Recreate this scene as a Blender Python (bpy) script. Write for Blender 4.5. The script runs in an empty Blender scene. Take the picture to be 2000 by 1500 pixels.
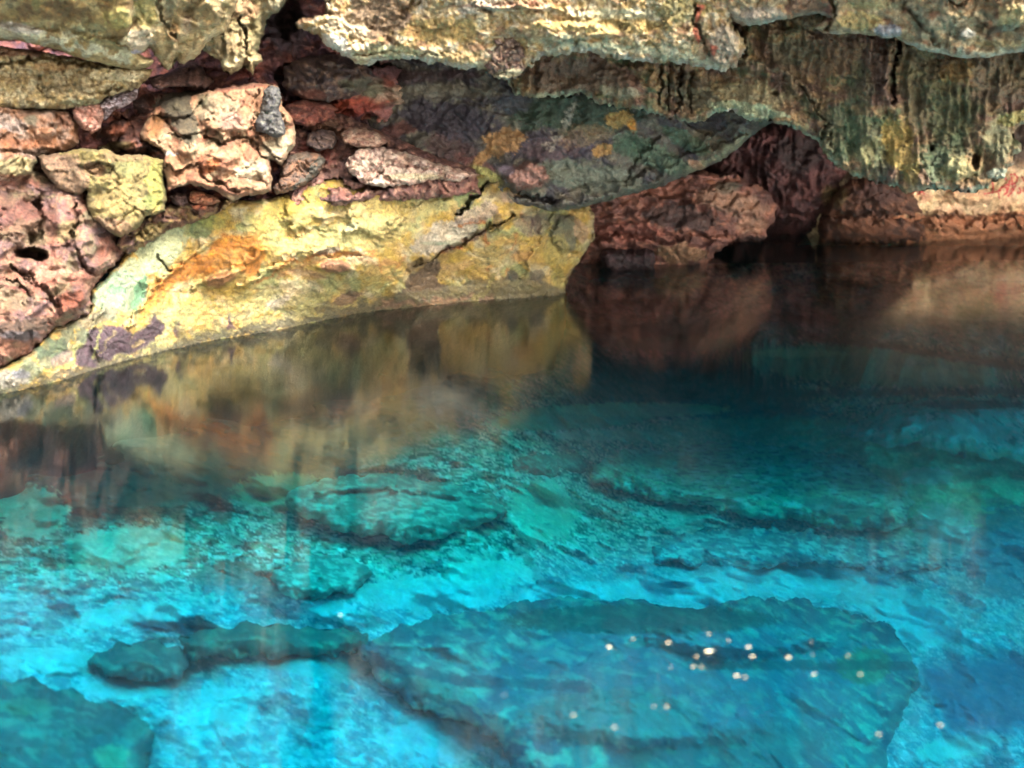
import bpy, math, numpy as np
C = bpy.context.scene
F32 = np.float32
# ------------------------------------------------------------------ camera model (used to survey the cave)
FPX, PITCH, CAMH = 2747.0, math.radians(14.0), 2.0
cp, sp = math.cos(PITCH), math.sin(PITCH)
def ray(px, py):
    a = (px-1000.0)/FPX; b = -(py-750.0)/FPX
    return a, cp + b*sp, -sp + b*cp
def wl(py):                                   # distance of the pool surface seen at picture row py
    _, dy, dz = ray(0, py); return CAMH*dy/(-dz)
def at_y(px, py, Y):
    dx, dy, dz = ray(px, py); t = Y/dy
    return dx*t, Y+0*t, CAMH+dz*t
def at_z(px, py, Z):
    dx, dy, dz = ray(px, py); t = (Z-CAMH)/dz
    return dx*t, dy*t, Z+0*t
# ------------------------------------------------------------------ noise
rs = np.random.RandomState(7)
PERM = rs.permutation(512).astype(np.int32) & 511
ANG = rs.rand(512).astype(F32)*2*np.pi
GX, GY = np.cos(ANG).astype(F32), np.sin(ANG).astype(F32)
def _h(i, j, s): return PERM[(PERM[(i + s*37) & 511] + j) & 511]
def perlin(x, y, s=0):
    x = np.asarray(x, F32); y = np.asarray(y, F32)
    i = np.floor(x).astype(np.int32); j = np.floor(y).astype(np.int32)
    fx = x-i; fy = y-j
    u = fx*fx*fx*(fx*(fx*6-15)+10); v = fy*fy*fy*(fy*(fy*6-15)+10)
    def g(a, b):
        h = _h(i+a, j+b, s); return GX[h]*(fx-a)+GY[h]*(fy-b)
    a = g(0,0); b = g(1,0); c = g(0,1); d = g(1,1)
    return (a+(b-a)*u + ((c+(d-c)*u)-(a+(b-a)*u))*v)*1.5
def fbm(x, y, o=4, s=0, gain=.5):
    r = 0; a = 1.0; n = 0
    for k in range(o):
        r = r + a*perlin(x, y, s+k*3); n += a; a *= gain
        x, y = (x*1.62+y*1.21)+3.1, (y*1.62-x*1.21)+1.7
    return r/n
def ridge(x, y, o=3, s=0, gain=.5):
    r = 0; a = 1.0; n = 0
    for k in range(o):
        r = r + a*(1-2*np.abs(perlin(x, y, s+k*5))); n += a; a *= gain
        x, y = (x*1.7+y*1.0)+5.1, (y*1.7-x*1.0)+2.7
    return r/n
RA = rs.rand(512).astype(F32); RB = rs.rand(512).astype(F32); RC = rs.rand(512).astype(F32)
RD = (rs.rand(512).astype(F32)-.5)*2; RE = (rs.rand(512).astype(F32)-.5)*2
def voro(x, y, s=0):
    x = np.asarray(x, F32); y = np.asarray(y, F32)
    i = np.floor(x).astype(np.int32); j = np.floor(y).astype(np.int32)
    f1 = np.full(x.shape, 9, F32); f2 = f1.copy(); idx = np.zeros(x.shape, np.int32); ddx = np.zeros(x.shape, F32); ddy = ddx.copy()
    for a in (-1, 0, 1):
        for b in (-1, 0, 1):
            h = _h(i+a, j+b, s)
            dx = x-(i+a+RA[h]); dy = y-(j+b+RB[h]); d = np.sqrt(dx*dx+dy*dy)
            m = d < f1
            f2 = np.where(m, f1, np.minimum(f2, d)); f1 = np.where(m, d, f1)
            idx = np.where(m, h, idx); ddx = np.where(m, dx, ddx); ddy = np.where(m, dy, ddy)
    return f1, f2, idx, ddx, ddy
def facets(x, y, s=0, tilt=.8):
    f1, f2, h, dx, dy = voro(x, y, s)
    return RC[h]*.6 + tilt*(dx*RD[h]+dy*RE[h]), f2-f1
def sst(a, b, x):
    t = np.clip((x-a)/(b-a), 0, 1); return t*t*(3-2*t)
# ------------------------------------------------------------------ shapes in survey coordinates
def poly_sd(x, y, P):                          # > 0 inside
    P = np.array(P, float); n = len(P)
    d = np.full(x.shape, 1e9); ins = np.zeros(x.shape, bool)
    for k in range(n):
        ax, ay = P[k]; bx, by = P[(k+1) % n]
        ex, ey = bx-ax, by-ay; L = ex*ex+ey*ey+1e-9
        t = np.clip(((x-ax)*ex+(y-ay)*ey)/L, 0, 1)
        d = np.minimum(d, (x-ax-t*ex)**2+(y-ay-t*ey)**2)
        c = (ay > y) != (by > y)
        if ey != 0: ins ^= c & (x < (y-ay)*ex/ey+ax)
    d = np.sqrt(d)
    return np.where(ins, d, -d)
def line_d(x, y, P):
    d = np.full(x.shape, 1e9)
    for (ax, ay), (bx, by) in zip(P[:-1], P[1:]):
        ex, ey = bx-ax, by-ay; L = ex*ex+ey*ey+1e-9
        t = np.clip(((x-ax)*ex+(y-ay)*ey)/L, 0, 1)
        d = np.minimum(d, (x-ax-t*ex)**2+(y-ay-t*ey)**2)
    return np.sqrt(d)
def ell(x, y, cx, cy, rx, ry, ang=0):
    c, s = math.cos(math.radians(ang)), math.sin(math.radians(ang))
    u = ((x-cx)*c-(y-cy)*s)/rx; v = ((x-cx)*s+(y-cy)*c)/ry      # ang counter-clockwise as seen
    return np.sqrt(u*u+v*v)
def tps(ctrl):
    P = np.array([[c[0], c[1]] for c in ctrl], float)/400.0
    V = np.array([(wl(c[1]) if c[2] == 'w' else c[2]) for c in ctrl], float)
    n = len(P)
    def U(r2): return np.where(r2 > 0, r2*np.log(r2+1e-12), 0)
    K = U(((P[:, None]-P[None])**2).sum(-1)) + np.eye(n)*.02
    A = np.zeros((n+3, n+3)); A[:n, :n] = K; A[:n, n] = 1; A[:n, n+1:] = P; A[n, :n] = 1; A[n+1:, :n] = P.T
    w = np.linalg.solve(A, np.r_[V, 0, 0, 0])
    def f(x, y):
        x = x/400.0; y = y/400.0; r = w[n]+w[n+1]*x+w[n+2]*y
        for k in range(n): r = r+w[k]*U((x-P[k, 0])**2+(y-P[k, 1])**2)
        return r
    return f
def lin(c):
    c = np.array(c, float)/255.0
    return np.where(c <= .04045, c/12.92, ((c+.055)/1.055)**2.4)
def apply_ops(x, y, ops, seed, n=None):
    """list of ('e',cx,cy,rx,ry,ang,...)/('l',pts,width,...)/('p',pts,soft,...) -> masks with ragged natural edges"""
    u, v = n if n else (x, y); ky = .4 if n else 1.0
    wx = fbm(u/26, v/26, 4, seed+40); wy = fbm(u/26, v/26, 4, seed+61)*ky
    wx2 = fbm(u/7, v/7, 3, seed+45); wy2 = fbm(u/7, v/7, 3, seed+66)*ky
    sp_ = fbm(u/5, v/5, 3, seed+71)
    for o in ops:
        k = o[0]
        if k == 'e':
            _, cx, cy, rx, ry, ang = o[:6]; rest = o[6:]
            w = min(rx, ry)*.55
            m = 1-sst(.62, 1.12, ell(x+wx*w+wx2*w*.35, y+wy*w+wy2*w*.35, cx, cy, rx, ry, ang))
        elif k == 'l':
            _, pts, w, = o[:3]; rest = o[3:]
            ww = w*(.75+.6*wy)
            m = 1-sst(.35, 1.0, line_d(x+wx*(w+9)+wx2*3, y+wy*(w+9)+wy2*3, pts)/np.maximum(ww, .8))
        else:
            _, pts, soft = o[:3]; rest = o[3:]
            m = sst(-soft*.5, soft*.5, poly_sd(x+wx*min(14, soft*1.6)+wx2*3, y+wy*min(14, soft*1.6)+wy2*3, pts))
        yield m, rest, sp_
# ------------------------------------------------------------------ materials
def rock_mat(name, rough=.82, pit=1.0, bump=.5, wet=0.0):
    m = bpy.data.materials.new(name); m.use_nodes = True; N = m.node_tree.nodes; L = m.node_tree.links
    b = N['Principled BSDF']; b.inputs['Specular IOR Level'].default_value = .35+wet*.3
    co = N.new('ShaderNodeTexCoord'); at = N.new('ShaderNodeAttribute'); at.attribute_name = 'Col'
    n1 = N.new('ShaderNodeTexNoise'); n1.inputs['Scale'].default_value = 26; n1.inputs['Detail'].default_value = 8; n1.inputs['Roughness'].default_value = .72
    n2 = N.new('ShaderNodeTexNoise'); n2.inputs['Scale'].default_value = 75; n2.inputs['Detail'].default_value = 5; n2.inputs['Roughness'].default_value = .7
    vo = N.new('ShaderNodeTexVoronoi'); vo.inputs['Scale'].default_value = 48
    for n in (n1, n2, vo): L.new(co.outputs['Object'], n.inputs['Vector'])
    r1 = N.new('ShaderNodeMapRange'); r1.inputs['From Min'].default_value = .3; r1.inputs['From Max'].default_value = .7
    r1.inputs['To Min'].default_value = .45 if pit > .3 else .84; r1.inputs['To Max'].default_value = 1.5 if pit > .3 else 1.16; L.new(n1.outputs['Fac'], r1.inputs['Value'])
    r2 = N.new('ShaderNodeMapRange'); r2.inputs['From Min'].default_value = .32; r2.inputs['From Max'].default_value = .68
    r2.inputs['To Min'].default_value = .68 if pit > .3 else .95; r2.inputs['To Max'].default_value = 1.3 if pit > .3 else 1.05; L.new(n2.outputs['Fac'], r2.inputs['Value'])
    r3 = N.new('ShaderNodeMapRange'); r3.inputs['From Min'].default_value = .0; r3.inputs['From Max'].default_value = .28
    r3.inputs['To Min'].default_value = 1-.5*pit; r3.inputs['To Max'].default_value = 1; L.new(vo.outputs['Distance'], r3.inputs['Value'])
    a = N.new('ShaderNodeMath'); a.operation = 'MULTIPLY'; L.new(r1.outputs[0], a.inputs[0]); L.new(r2.outputs[0], a.inputs[1])
    a2 = N.new('ShaderNodeMath'); a2.operation = 'MULTIPLY'; L.new(a.outputs[0], a2.inputs[0]); L.new(r3.outputs[0], a2.inputs[1])
    vm = N.new('ShaderNodeVectorMath'); vm.operation = 'SCALE'; L.new(at.outputs['Color'], vm.inputs[0]); L.new(a2.outputs[0], vm.inputs['Scale'])
    if pit > .3:                               # hairline fissures drawn as darker lines
        nf = N.new('ShaderNodeTexNoise'); nf.inputs['Scale'].default_value = 4.5; nf.inputs['Detail'].default_value = 9; nf.inputs['Roughness'].default_value = .62; nf.inputs['Distortion'].default_value = .6
        L.new(co.outputs['Object'], nf.inputs['Vector'])
        f1 = N.new('ShaderNodeMath'); f1.operation = 'SUBTRACT'; f1.inputs[1].default_value = .5; L.new(nf.outputs['Fac'], f1.inputs[0])
        f2 = N.new('ShaderNodeMath'); f2.operation = 'ABSOLUTE'; L.new(f1.outputs[0], f2.inputs[0])
        f3 = N.new('ShaderNodeMapRange'); f3.inputs['From Max'].default_value = .012; f3.inputs['To Min'].default_value = .5; L.new(f2.outputs[0], f3.inputs['Value'])
        f4 = N.new('ShaderNodeVectorMath'); f4.operation = 'SCALE'; L.new(vm.outputs[0], f4.inputs[0]); L.new(f3.outputs[0], f4.inputs['Scale']); vm = f4
        pass
    L.new(vm.outputs[0], b.inputs['Base Color'])
    rr = N.new('ShaderNodeMapRange'); rr.inputs['To Min'].default_value = rough+.12; rr.inputs['To Max'].default_value = rough-.25-wet
    L.new(n1.outputs['Fac'], rr.inputs['Value']); L.new(rr.outputs[0], b.inputs['Roughness'])
    ad = N.new('ShaderNodeMath'); ad.operation = 'MULTIPLY_ADD'; ad.inputs[1].default_value = .35; L.new(n2.outputs['Fac'], ad.inputs[0]); L.new(n1.outputs['Fac'], ad.inputs[2])
    bp = N.new('ShaderNodeBump'); bp.inputs['Strength'].default_value = bump; bp.inputs['Distance'].default_value = .035
    L.new(ad.outputs[0], bp.inputs['Height']); L.new(bp.outputs[0], b.inputs['Normal'])
    return m
M_ROCK = rock_mat('limestone', .8, .9, .9)
M_WET = rock_mat('damp_limestone', .72, .8, .8, .12)
M_BED = rock_mat('submerged_limestone', .9, .0, .04)
ALB = .385
# ------------------------------------------------------------------ mesh builder
def link(o): C.collection.objects.link(o); return o
def mesh_obj(name, V, Fq, col, mat, smooth=True):
    me = bpy.data.meshes.new(name)
    me.vertices.add(len(V)); me.vertices.foreach_set('co', V.astype(F32).ravel())
    n = len(Fq); me.loops.add(n*4); me.loops.foreach_set('vertex_index', Fq.astype(np.int32).ravel())
    me.polygons.add(n); me.polygons.foreach_set('loop_start', np.arange(0, n*4, 4, dtype=np.int32))
    me.update(calc_edges=True)
    ca = me.color_attributes.new('Col', 'FLOAT_COLOR', 'POINT')
    ca.data.foreach_set('color', np.c_[col, np.ones(len(col))].astype(F32).ravel())
    me.materials.append(mat)
    me.polygons.foreach_set('use_smooth', np.full(n, smooth)); me.update()
    return link(bpy.data.objects.new(name, me))
SEED = [0]
def fold(name, outline, ctrl, mode='y', step=2.6, edge=26, bulge=.3, jag=(5, 18), jagv=None,
         big=(.16, 130), mid=(.07, 45), fac=(.07, 55), small=(.02, 13), flute=None, strata=None, feats=(),
         pal=((150, 120, 90),), paint=(), rim=None, mat=None, back=.6, label=None, cat=None, parent=None, kind=None, damp=None, group=None, alb=1.0, desat=.09):
    SEED[0] += 11; sd0 = SEED[0]
    P = np.array(outline, float); x0, y0 = P.min(0)-12; x1, y1 = P.max(0)+12
    def build(step, is_back):
        xs = np.arange(x0, x1+step, step); ys = np.arange(y0, y1+step, step)
        X, Y = np.meshgrid(xs, ys); sh = X.shape
        x = X.ravel(); y = Y.ravel()
        def sdf(x, y):
            a, s = jag
            d = poly_sd(x, y, P)+a*fbm(x/s, y/s, 4, sd0+5, .6)*1.3
            if jagv: d = d+jagv[0]*(ridge(x/jagv[1], y/(jagv[1]*4.5), 2, sd0+9))
            return d
        d = sdf(x, y)
        gy, gx = np.gradient(d.reshape(sh), step); g = np.sqrt(gx**2+gy**2)+1e-6
        dd = d.reshape(sh)
        mv = (dd < 0) & (dd > -1.6*step*g)
        X2 = np.where(mv, X-dd*gx/g**2, X); Y2 = np.where(mv, Y-dd*gy/g**2, Y)
        keep = (dd >= 0) | mv
        x = X2.ravel(); y = Y2.ravel(); d = np.where(mv.ravel(), 0, d)
        K = keep[:-1, :-1] & keep[1:, :-1] & keep[:-1, 1:] & keep[1:, 1:]
        pos = (dd > 0); K &= pos[:-1, :-1] | pos[1:, :-1] | pos[:-1, 1:] | pos[1:, 1:]
        ids = np.arange(x.size).reshape(sh)
        q = np.stack([ids[:-1, :-1][K], ids[1:, :-1][K], ids[1:, 1:][K], ids[:-1, 1:][K]], 1)
        used = np.zeros(x.size, bool); used[q.ravel()] = True
        mp = np.cumsum(used)-1; q = mp[q]; x = x[used]; y = y[used]; d = np.maximum(d[used], 0)
        gyv = (gy/g).ravel()[used]
        return x, y, d, q, gyv
    x, y, d, q, gyv = build(step, False)
    base = tps(ctrl)
    t = np.clip(d/edge, 0, 1); rnd = np.sqrt(np.clip(1-(1-t)**2, 0, 1))
    px_, py_ = x, y; D = base(x, y); nn = None
    if mode == 'z':                            # under water the patterns live on the floor plane
        gx_, gy_, _ = at_z(x, y, D); x = gx_*330; y = gy_*330; nn = (x, y)
    # relief, metres towards the viewer (or upwards under water)
    wx = fbm(x/60, y/60, 3, sd0+20)*22; wy = fbm(x/60, y/60, 3, sd0+30)*22
    h = np.zeros(x.shape)
    if big[0]: h += big[0]*fbm(x/big[1], y/big[1], 3, sd0)*1.5
    if mid[0]: h += mid[0]*ridge((x+wx)/mid[1], (y+wy)/mid[1]*1.4, 3, sd0+1)
    if fac[0]:
        f, e = facets((x+wx)/fac[1], (y+wy)/fac[1]*1.3, sd0+2)
        h += fac[0]*f*1.3 - fac[0]*.25*(1-sst(0, .12, e))
        f, e = facets((x+wx*.6)/fac[1]*2.7, (y+wy*.6)/fac[1]*3.4, sd0+4)
        h += fac[0]*.42*f
        f, e = facets((x+wx*.4)/fac[1]*6.5, (y+wy*.4)/fac[1]*8.0, sd0+14)
        h += fac[0]*.16*f
    if small[0]: h += small[0]*(fbm(x/small[1], y/small[1], 4, sd0+3, .62)*1.6 + .5*ridge(x/small[1]*.6, y/small[1]*.6, 2, sd0+6))
    if flute: h += flute[0]*(.4+1.2*sst(-.3, .5, fbm(x/90, y/60, 2, sd0+12)))*(1-np.abs(perlin((x+wx*.55)/flute[1], (y+wy)/(flute[1]*5.5), sd0+7))*2.2)+flute[0]*.5*perlin(x/flute[1]*2.6, y/(flute[1]*2.2), sd0+8)
    if strata: h += strata[0]*np.abs(perlin((x+wx)/(strata[1]*6), (y+wy+strata[2]*x)/strata[1], sd0+9))*2
    for m, rest, s_ in apply_ops(px_, py_, feats, sd0, nn): h += m*rest[0]
    if damp is not None: h *= np.clip((damp(px_)-py_)/60.0, .12, 1)
    def place(x, y, D, h, up):
        if mode == 'y':
            dx, dy, dz = ray(x, y); return np.c_[at_y(x, y, D-h)]
        return np.c_[at_z(x, y, D+h)]
    hh = h*(.35+.65*rnd)-bulge*(1-rnd)
    if mode == 'z': hh = np.minimum(hh, -.16-D)
    V = place(px_, py_, D, hh, 1)
    # colour
    col = np.zeros((x.size, 3)); col[:] = lin(pal[0])
    for k, c in enumerate(pal[1:]):
        c, sc, th = (c[0], c[1], c[2]) if isinstance(c[0], (tuple, list)) else (c, 60, .05)
        asp = 1.0
        m = sst(th-.16, th+.2, fbm((x+wx)/sc, (y+wy)/sc*1.35, 5, sd0+100+k*13, .6))
        col += (lin(c)-col)*m[:, None]
    for m, rest, s_ in apply_ops(px_, py_, paint, sd0+3, nn):
        c = rest[0]; al = rest[1] if len(rest) > 1 else 1.0
        if len(rest) > 2: m = sst(.35, .65, m*1.0+(s_*rest[2]))*np.clip(m*5, 0, 1)   # broken, speckled edge
        col += (lin(c)-col)*(m*al)[:, None]
    if rim:
        rc, rw, rd = rim                       # pale mineral crust along the lip
        m = (1-sst(rw*.3, rw, d+rw*.5*fbm(x/14, y/14, 3, sd0+80)))*rd*np.clip(-gyv*1.4, 0, 1)*sst(-.35, .25, fbm(x/40, y/40, 3, sd0+83))
        col += (lin(rc)-col)*m[:, None]
    if mode == 'y': col = col*(1-desat)+desat*(col@np.array([.3, .55, .15]))[:, None]
    v = 1+.16*fbm(x/9, y/9, 3, sd0+90)+.22*fbm(x/34, y/34, 3, sd0+95)
    hue = fbm(x/22, y/22, 4, sd0+97)[:, None]*np.array([.10, .0, -.14])
    col = np.minimum(np.clip(col*v[:, None]*(1+hue), .004, .95)*(ALB*alb), .92)
    if back:
        xb, yb, db, qb, _ = build(step*3, True)
        tb = np.clip(db/(edge*2.2), 0, 1); rb = np.sqrt(np.clip(1-(1-tb)**2, 0, 1))
        Vb = place(xb, yb, base(xb, yb), -bulge-back*rb*(1 if mode == 'y' else .5), 0)
        cb = np.zeros((xb.size, 3)); cb[:] = col.mean(0)
        V = np.r_[V, Vb]; col = np.r_[col, cb]; q = np.r_[q, qb[:, ::-1]+x.size]
    o = mesh_obj(name, V, q, col, mat or M_ROCK)
    if parent: o.parent = parent
    if label: o['label'] = label
    if cat: o['category'] = cat
    if kind: o['kind'] = kind
    if group: o['group'] = group
    return o
# the line where the near wall meets the pool
SHORE = [(-420, 872), (0, 770), (160, 730), (290, 693), (440, 658), (560, 640), (700, 610), (900, 590), (1105, 577)]
SX = np.array([p[0] for p in SHORE], float); SY = np.array([p[1] for p in SHORE], float)
def shore(x): return np.interp(x, SX, SY)
# ================================================================== THE SETTING
def big_sheet(name, fn, nu, nv, cols, mat, kind='structure', sc=1.0):
    u, v = np.meshgrid(np.linspace(0, 1, nu), np.linspace(0, 1, nv)); u = u.ravel(); v = v.ravel()
    X, Y, Z = fn(u, v)
    col = np.zeros((u.size, 3)); col[:] = lin(cols[0])
    for k, c in enumerate(cols[1:]):
        m = sst(-.1, .2, fbm(u*nu/22, v*nv/22, 4, 300+k*7+len(name)))
        col += (lin(c)-col)*m[:, None]
    col *= ALB
    ids = np.arange(u.size).reshape(nv, nu)
    q = np.stack([ids[:-1, :-1].ravel(), ids[:-1, 1:].ravel(), ids[1:, 1:].ravel(), ids[1:, :-1].ravel()], 1)
    o = mesh_obj(name, np.c_[X, Y, Z], q, col, mat); o['kind'] = kind
    return o
DARKR = ((62, 42, 38), (88, 58, 48), (40, 32, 36))
def f_shell(u, v):                             # curved back of the grotto, pool floor to roof, wrapping round both sides
    a = np.radians(-10+200*u); X = 3.0+14.5*np.cos(a)*-1; Y = 5.5+11.0*np.sin(np.clip(a, 0.0, np.pi))
    n = fbm(u*34, v*7, 5, 11)*.9+.35*ridge(u*60, v*12, 3, 12)
    Y = Y+n; X = X+n*.6
    return X, Y, -4.5+8.2*v-.0*u
big_sheet('cave_wall', f_shell, 420, 90, ((46, 36, 34), (60, 44, 40), (34, 28, 30)), M_ROCK)
def f_roof(u, v):                              # rock roof; its mouth opens above the viewer
    X = -15+33*u; e = 8.35-.45*np.clip((X-.5)/4, 0, 1)+.5*fbm(u*9, u*0+2.2, 3, 21)
    Y = e+(17.5-e)*np.clip((v-.3)/.7, 0, 1)
    n = fbm(X*.7, Y*.7, 5, 22)*.55+.25*ridge(X*1.1, Y*1.1, 3, 23)
    Z = np.where(v < .3, 2.75+(1-v/.3)**1.0*5.0, 2.75)+n*np.clip(v/.3, 0, 1)*.8
    Y = np.where(v < .3, Y+.25*fbm(u*30, v*12, 4, 24)+(.3-v)*1.5, Y)
    return X, Y, Z
big_sheet('cave_roof', f_roof, 330, 130, ((50, 44, 38), (62, 56, 44), (38, 32, 30)), M_ROCK)
# ================================================================== ROCKS ABOVE WATER (back to front)
FOOT = lambda y: (lambda x: 0*x+y)
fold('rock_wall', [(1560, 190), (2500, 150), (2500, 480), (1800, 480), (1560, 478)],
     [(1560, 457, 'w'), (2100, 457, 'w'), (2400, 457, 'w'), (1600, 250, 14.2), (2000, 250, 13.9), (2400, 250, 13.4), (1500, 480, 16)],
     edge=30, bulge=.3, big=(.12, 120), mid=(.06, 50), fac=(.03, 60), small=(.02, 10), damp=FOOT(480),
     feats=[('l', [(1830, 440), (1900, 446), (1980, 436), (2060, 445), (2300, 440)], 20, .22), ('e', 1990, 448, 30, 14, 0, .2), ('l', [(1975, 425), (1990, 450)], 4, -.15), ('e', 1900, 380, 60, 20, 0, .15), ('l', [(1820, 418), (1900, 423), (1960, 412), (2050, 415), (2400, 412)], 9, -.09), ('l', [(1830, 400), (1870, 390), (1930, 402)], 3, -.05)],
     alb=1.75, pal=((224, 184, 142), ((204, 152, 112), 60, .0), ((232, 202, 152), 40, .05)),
     paint=[('e', 1700, 400, 80, 50, 0, (150, 92, 72), .8), ('p', [(1700, 425), (1800, 418), (1890, 424), (1960, 413), (2500, 416), (2500, 500), (1700, 500)], 8, (176, 112, 74), .95),
            ('e', 1930, 345, 60, 30, 0, (170, 150, 95), .6), ('e', 1810, 385, 14, 10, 0, (170, 60, 55), .5, 1.5), ('e', 1900, 395, 100, 14, 0, (228, 186, 140), .6),
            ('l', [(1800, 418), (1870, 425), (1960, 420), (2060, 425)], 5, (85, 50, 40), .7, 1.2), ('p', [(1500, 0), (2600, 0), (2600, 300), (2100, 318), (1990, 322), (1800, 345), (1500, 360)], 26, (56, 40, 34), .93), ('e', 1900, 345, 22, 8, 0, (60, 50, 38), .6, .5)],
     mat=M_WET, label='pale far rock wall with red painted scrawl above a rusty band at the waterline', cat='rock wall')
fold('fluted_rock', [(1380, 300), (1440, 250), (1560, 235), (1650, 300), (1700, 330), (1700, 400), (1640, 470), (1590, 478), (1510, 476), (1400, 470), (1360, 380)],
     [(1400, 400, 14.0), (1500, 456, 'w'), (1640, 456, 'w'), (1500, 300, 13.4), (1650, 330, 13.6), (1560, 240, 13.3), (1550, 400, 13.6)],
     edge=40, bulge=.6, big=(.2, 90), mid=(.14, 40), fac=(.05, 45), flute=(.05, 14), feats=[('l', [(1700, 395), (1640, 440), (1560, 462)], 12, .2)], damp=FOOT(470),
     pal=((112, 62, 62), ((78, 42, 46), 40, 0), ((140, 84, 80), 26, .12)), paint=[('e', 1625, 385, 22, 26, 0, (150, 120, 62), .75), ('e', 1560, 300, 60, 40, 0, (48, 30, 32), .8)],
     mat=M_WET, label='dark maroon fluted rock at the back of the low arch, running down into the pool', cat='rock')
fold('waterline_rock', [(1610, 400), (1660, 350), (1720, 345), (1780, 372), (1815, 400), (1825, 430), (1822, 478), (1600, 478), (1596, 440)],
     [(1600, 457, 13.75), (1820, 457, 13.75), (1650, 360, 13.2), (1780, 380, 13.4), (1700, 410, 13.2)],
     edge=22, bulge=.4, big=(.12, 80), mid=(.1, 36), fac=(.06, 40), feats=[('l', [(1600, 425), (1700, 418), (1760, 425), (1815, 420)], 7, -.15), ('l', [(1700, 440), (1730, 425), (1800, 432)], 4, -.1)], damp=FOOT(470),
     pal=((120, 74, 52), ((86, 52, 42), 40, 0), ((158, 98, 66), 24, .1)), paint=[('e', 1690, 440, 70, 16, 0, (150, 92, 60), .7), ('e', 1720, 375, 60, 26, 0, (92, 56, 50), .8), ('e', 1640, 380, 20, 24, 0, (140, 116, 60), .7)],
     mat=M_WET, label='low brown rock with a cracked base between the maroon rock and pale far wall', cat='rock')
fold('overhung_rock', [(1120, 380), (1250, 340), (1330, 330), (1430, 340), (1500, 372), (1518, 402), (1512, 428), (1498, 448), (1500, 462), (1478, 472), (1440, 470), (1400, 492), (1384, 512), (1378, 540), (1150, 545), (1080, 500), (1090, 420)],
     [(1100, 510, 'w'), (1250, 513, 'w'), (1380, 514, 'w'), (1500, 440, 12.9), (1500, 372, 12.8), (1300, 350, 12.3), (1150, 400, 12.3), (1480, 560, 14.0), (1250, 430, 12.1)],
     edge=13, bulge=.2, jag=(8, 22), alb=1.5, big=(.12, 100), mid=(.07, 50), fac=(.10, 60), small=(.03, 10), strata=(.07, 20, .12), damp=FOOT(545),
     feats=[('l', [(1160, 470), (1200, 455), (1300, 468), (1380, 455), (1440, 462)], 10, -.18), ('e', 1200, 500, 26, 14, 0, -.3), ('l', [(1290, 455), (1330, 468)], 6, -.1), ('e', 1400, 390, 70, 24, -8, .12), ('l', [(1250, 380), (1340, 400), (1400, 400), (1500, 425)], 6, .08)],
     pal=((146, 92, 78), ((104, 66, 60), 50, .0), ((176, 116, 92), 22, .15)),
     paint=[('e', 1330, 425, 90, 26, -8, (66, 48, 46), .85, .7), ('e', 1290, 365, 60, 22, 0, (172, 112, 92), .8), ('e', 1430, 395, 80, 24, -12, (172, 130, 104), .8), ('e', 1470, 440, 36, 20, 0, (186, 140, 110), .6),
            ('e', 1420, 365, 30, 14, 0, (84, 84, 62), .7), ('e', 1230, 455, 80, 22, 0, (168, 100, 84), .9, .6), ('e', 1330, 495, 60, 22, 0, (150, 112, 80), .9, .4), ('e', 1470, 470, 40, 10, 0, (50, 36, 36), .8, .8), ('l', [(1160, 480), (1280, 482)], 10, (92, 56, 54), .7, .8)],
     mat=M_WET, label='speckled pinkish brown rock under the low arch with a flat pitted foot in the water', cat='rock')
fold('rounded_stone', [(1172, 500), (1182, 489), (1205, 485), (1235, 487), (1262, 484), (1276, 490), (1281, 503), (1276, 528), (1255, 536), (1200, 536), (1178, 524)],
     [(1180, 512, 12.0), (1275, 512, 12.0), (1220, 487, 12.1), (1220, 530, 12.1)], edge=16, bulge=.3, big=(.03, 60), mid=(.02, 20), fac=(.015, 20), small=(.008, 8), damp=FOOT(590),
     pal=((70, 42, 48), ((48, 30, 36), 20, 0)), mat=M_WET, step=2.0, label='small dark rounded stone half out of the water at the foot of the speckled rock', cat='stone')
fold('loose_stone', [(1376, 357), (1384, 350), (1395, 352), (1396, 360), (1386, 365)], [(1376, 350, 12.2), (1396, 350, 12.2), (1386, 366, 12.2)],
     edge=7, bulge=.06, big=(0, 1), mid=(.005, 10), fac=(.01, 8), small=(.004, 4), jag=(1, 5), step=1.2, back=.1, pal=((214, 140, 100), ((180, 110, 80), 6, 0)),
     label='little orange stone lying on top of the speckled rock under the arch', cat='stone')
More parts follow.
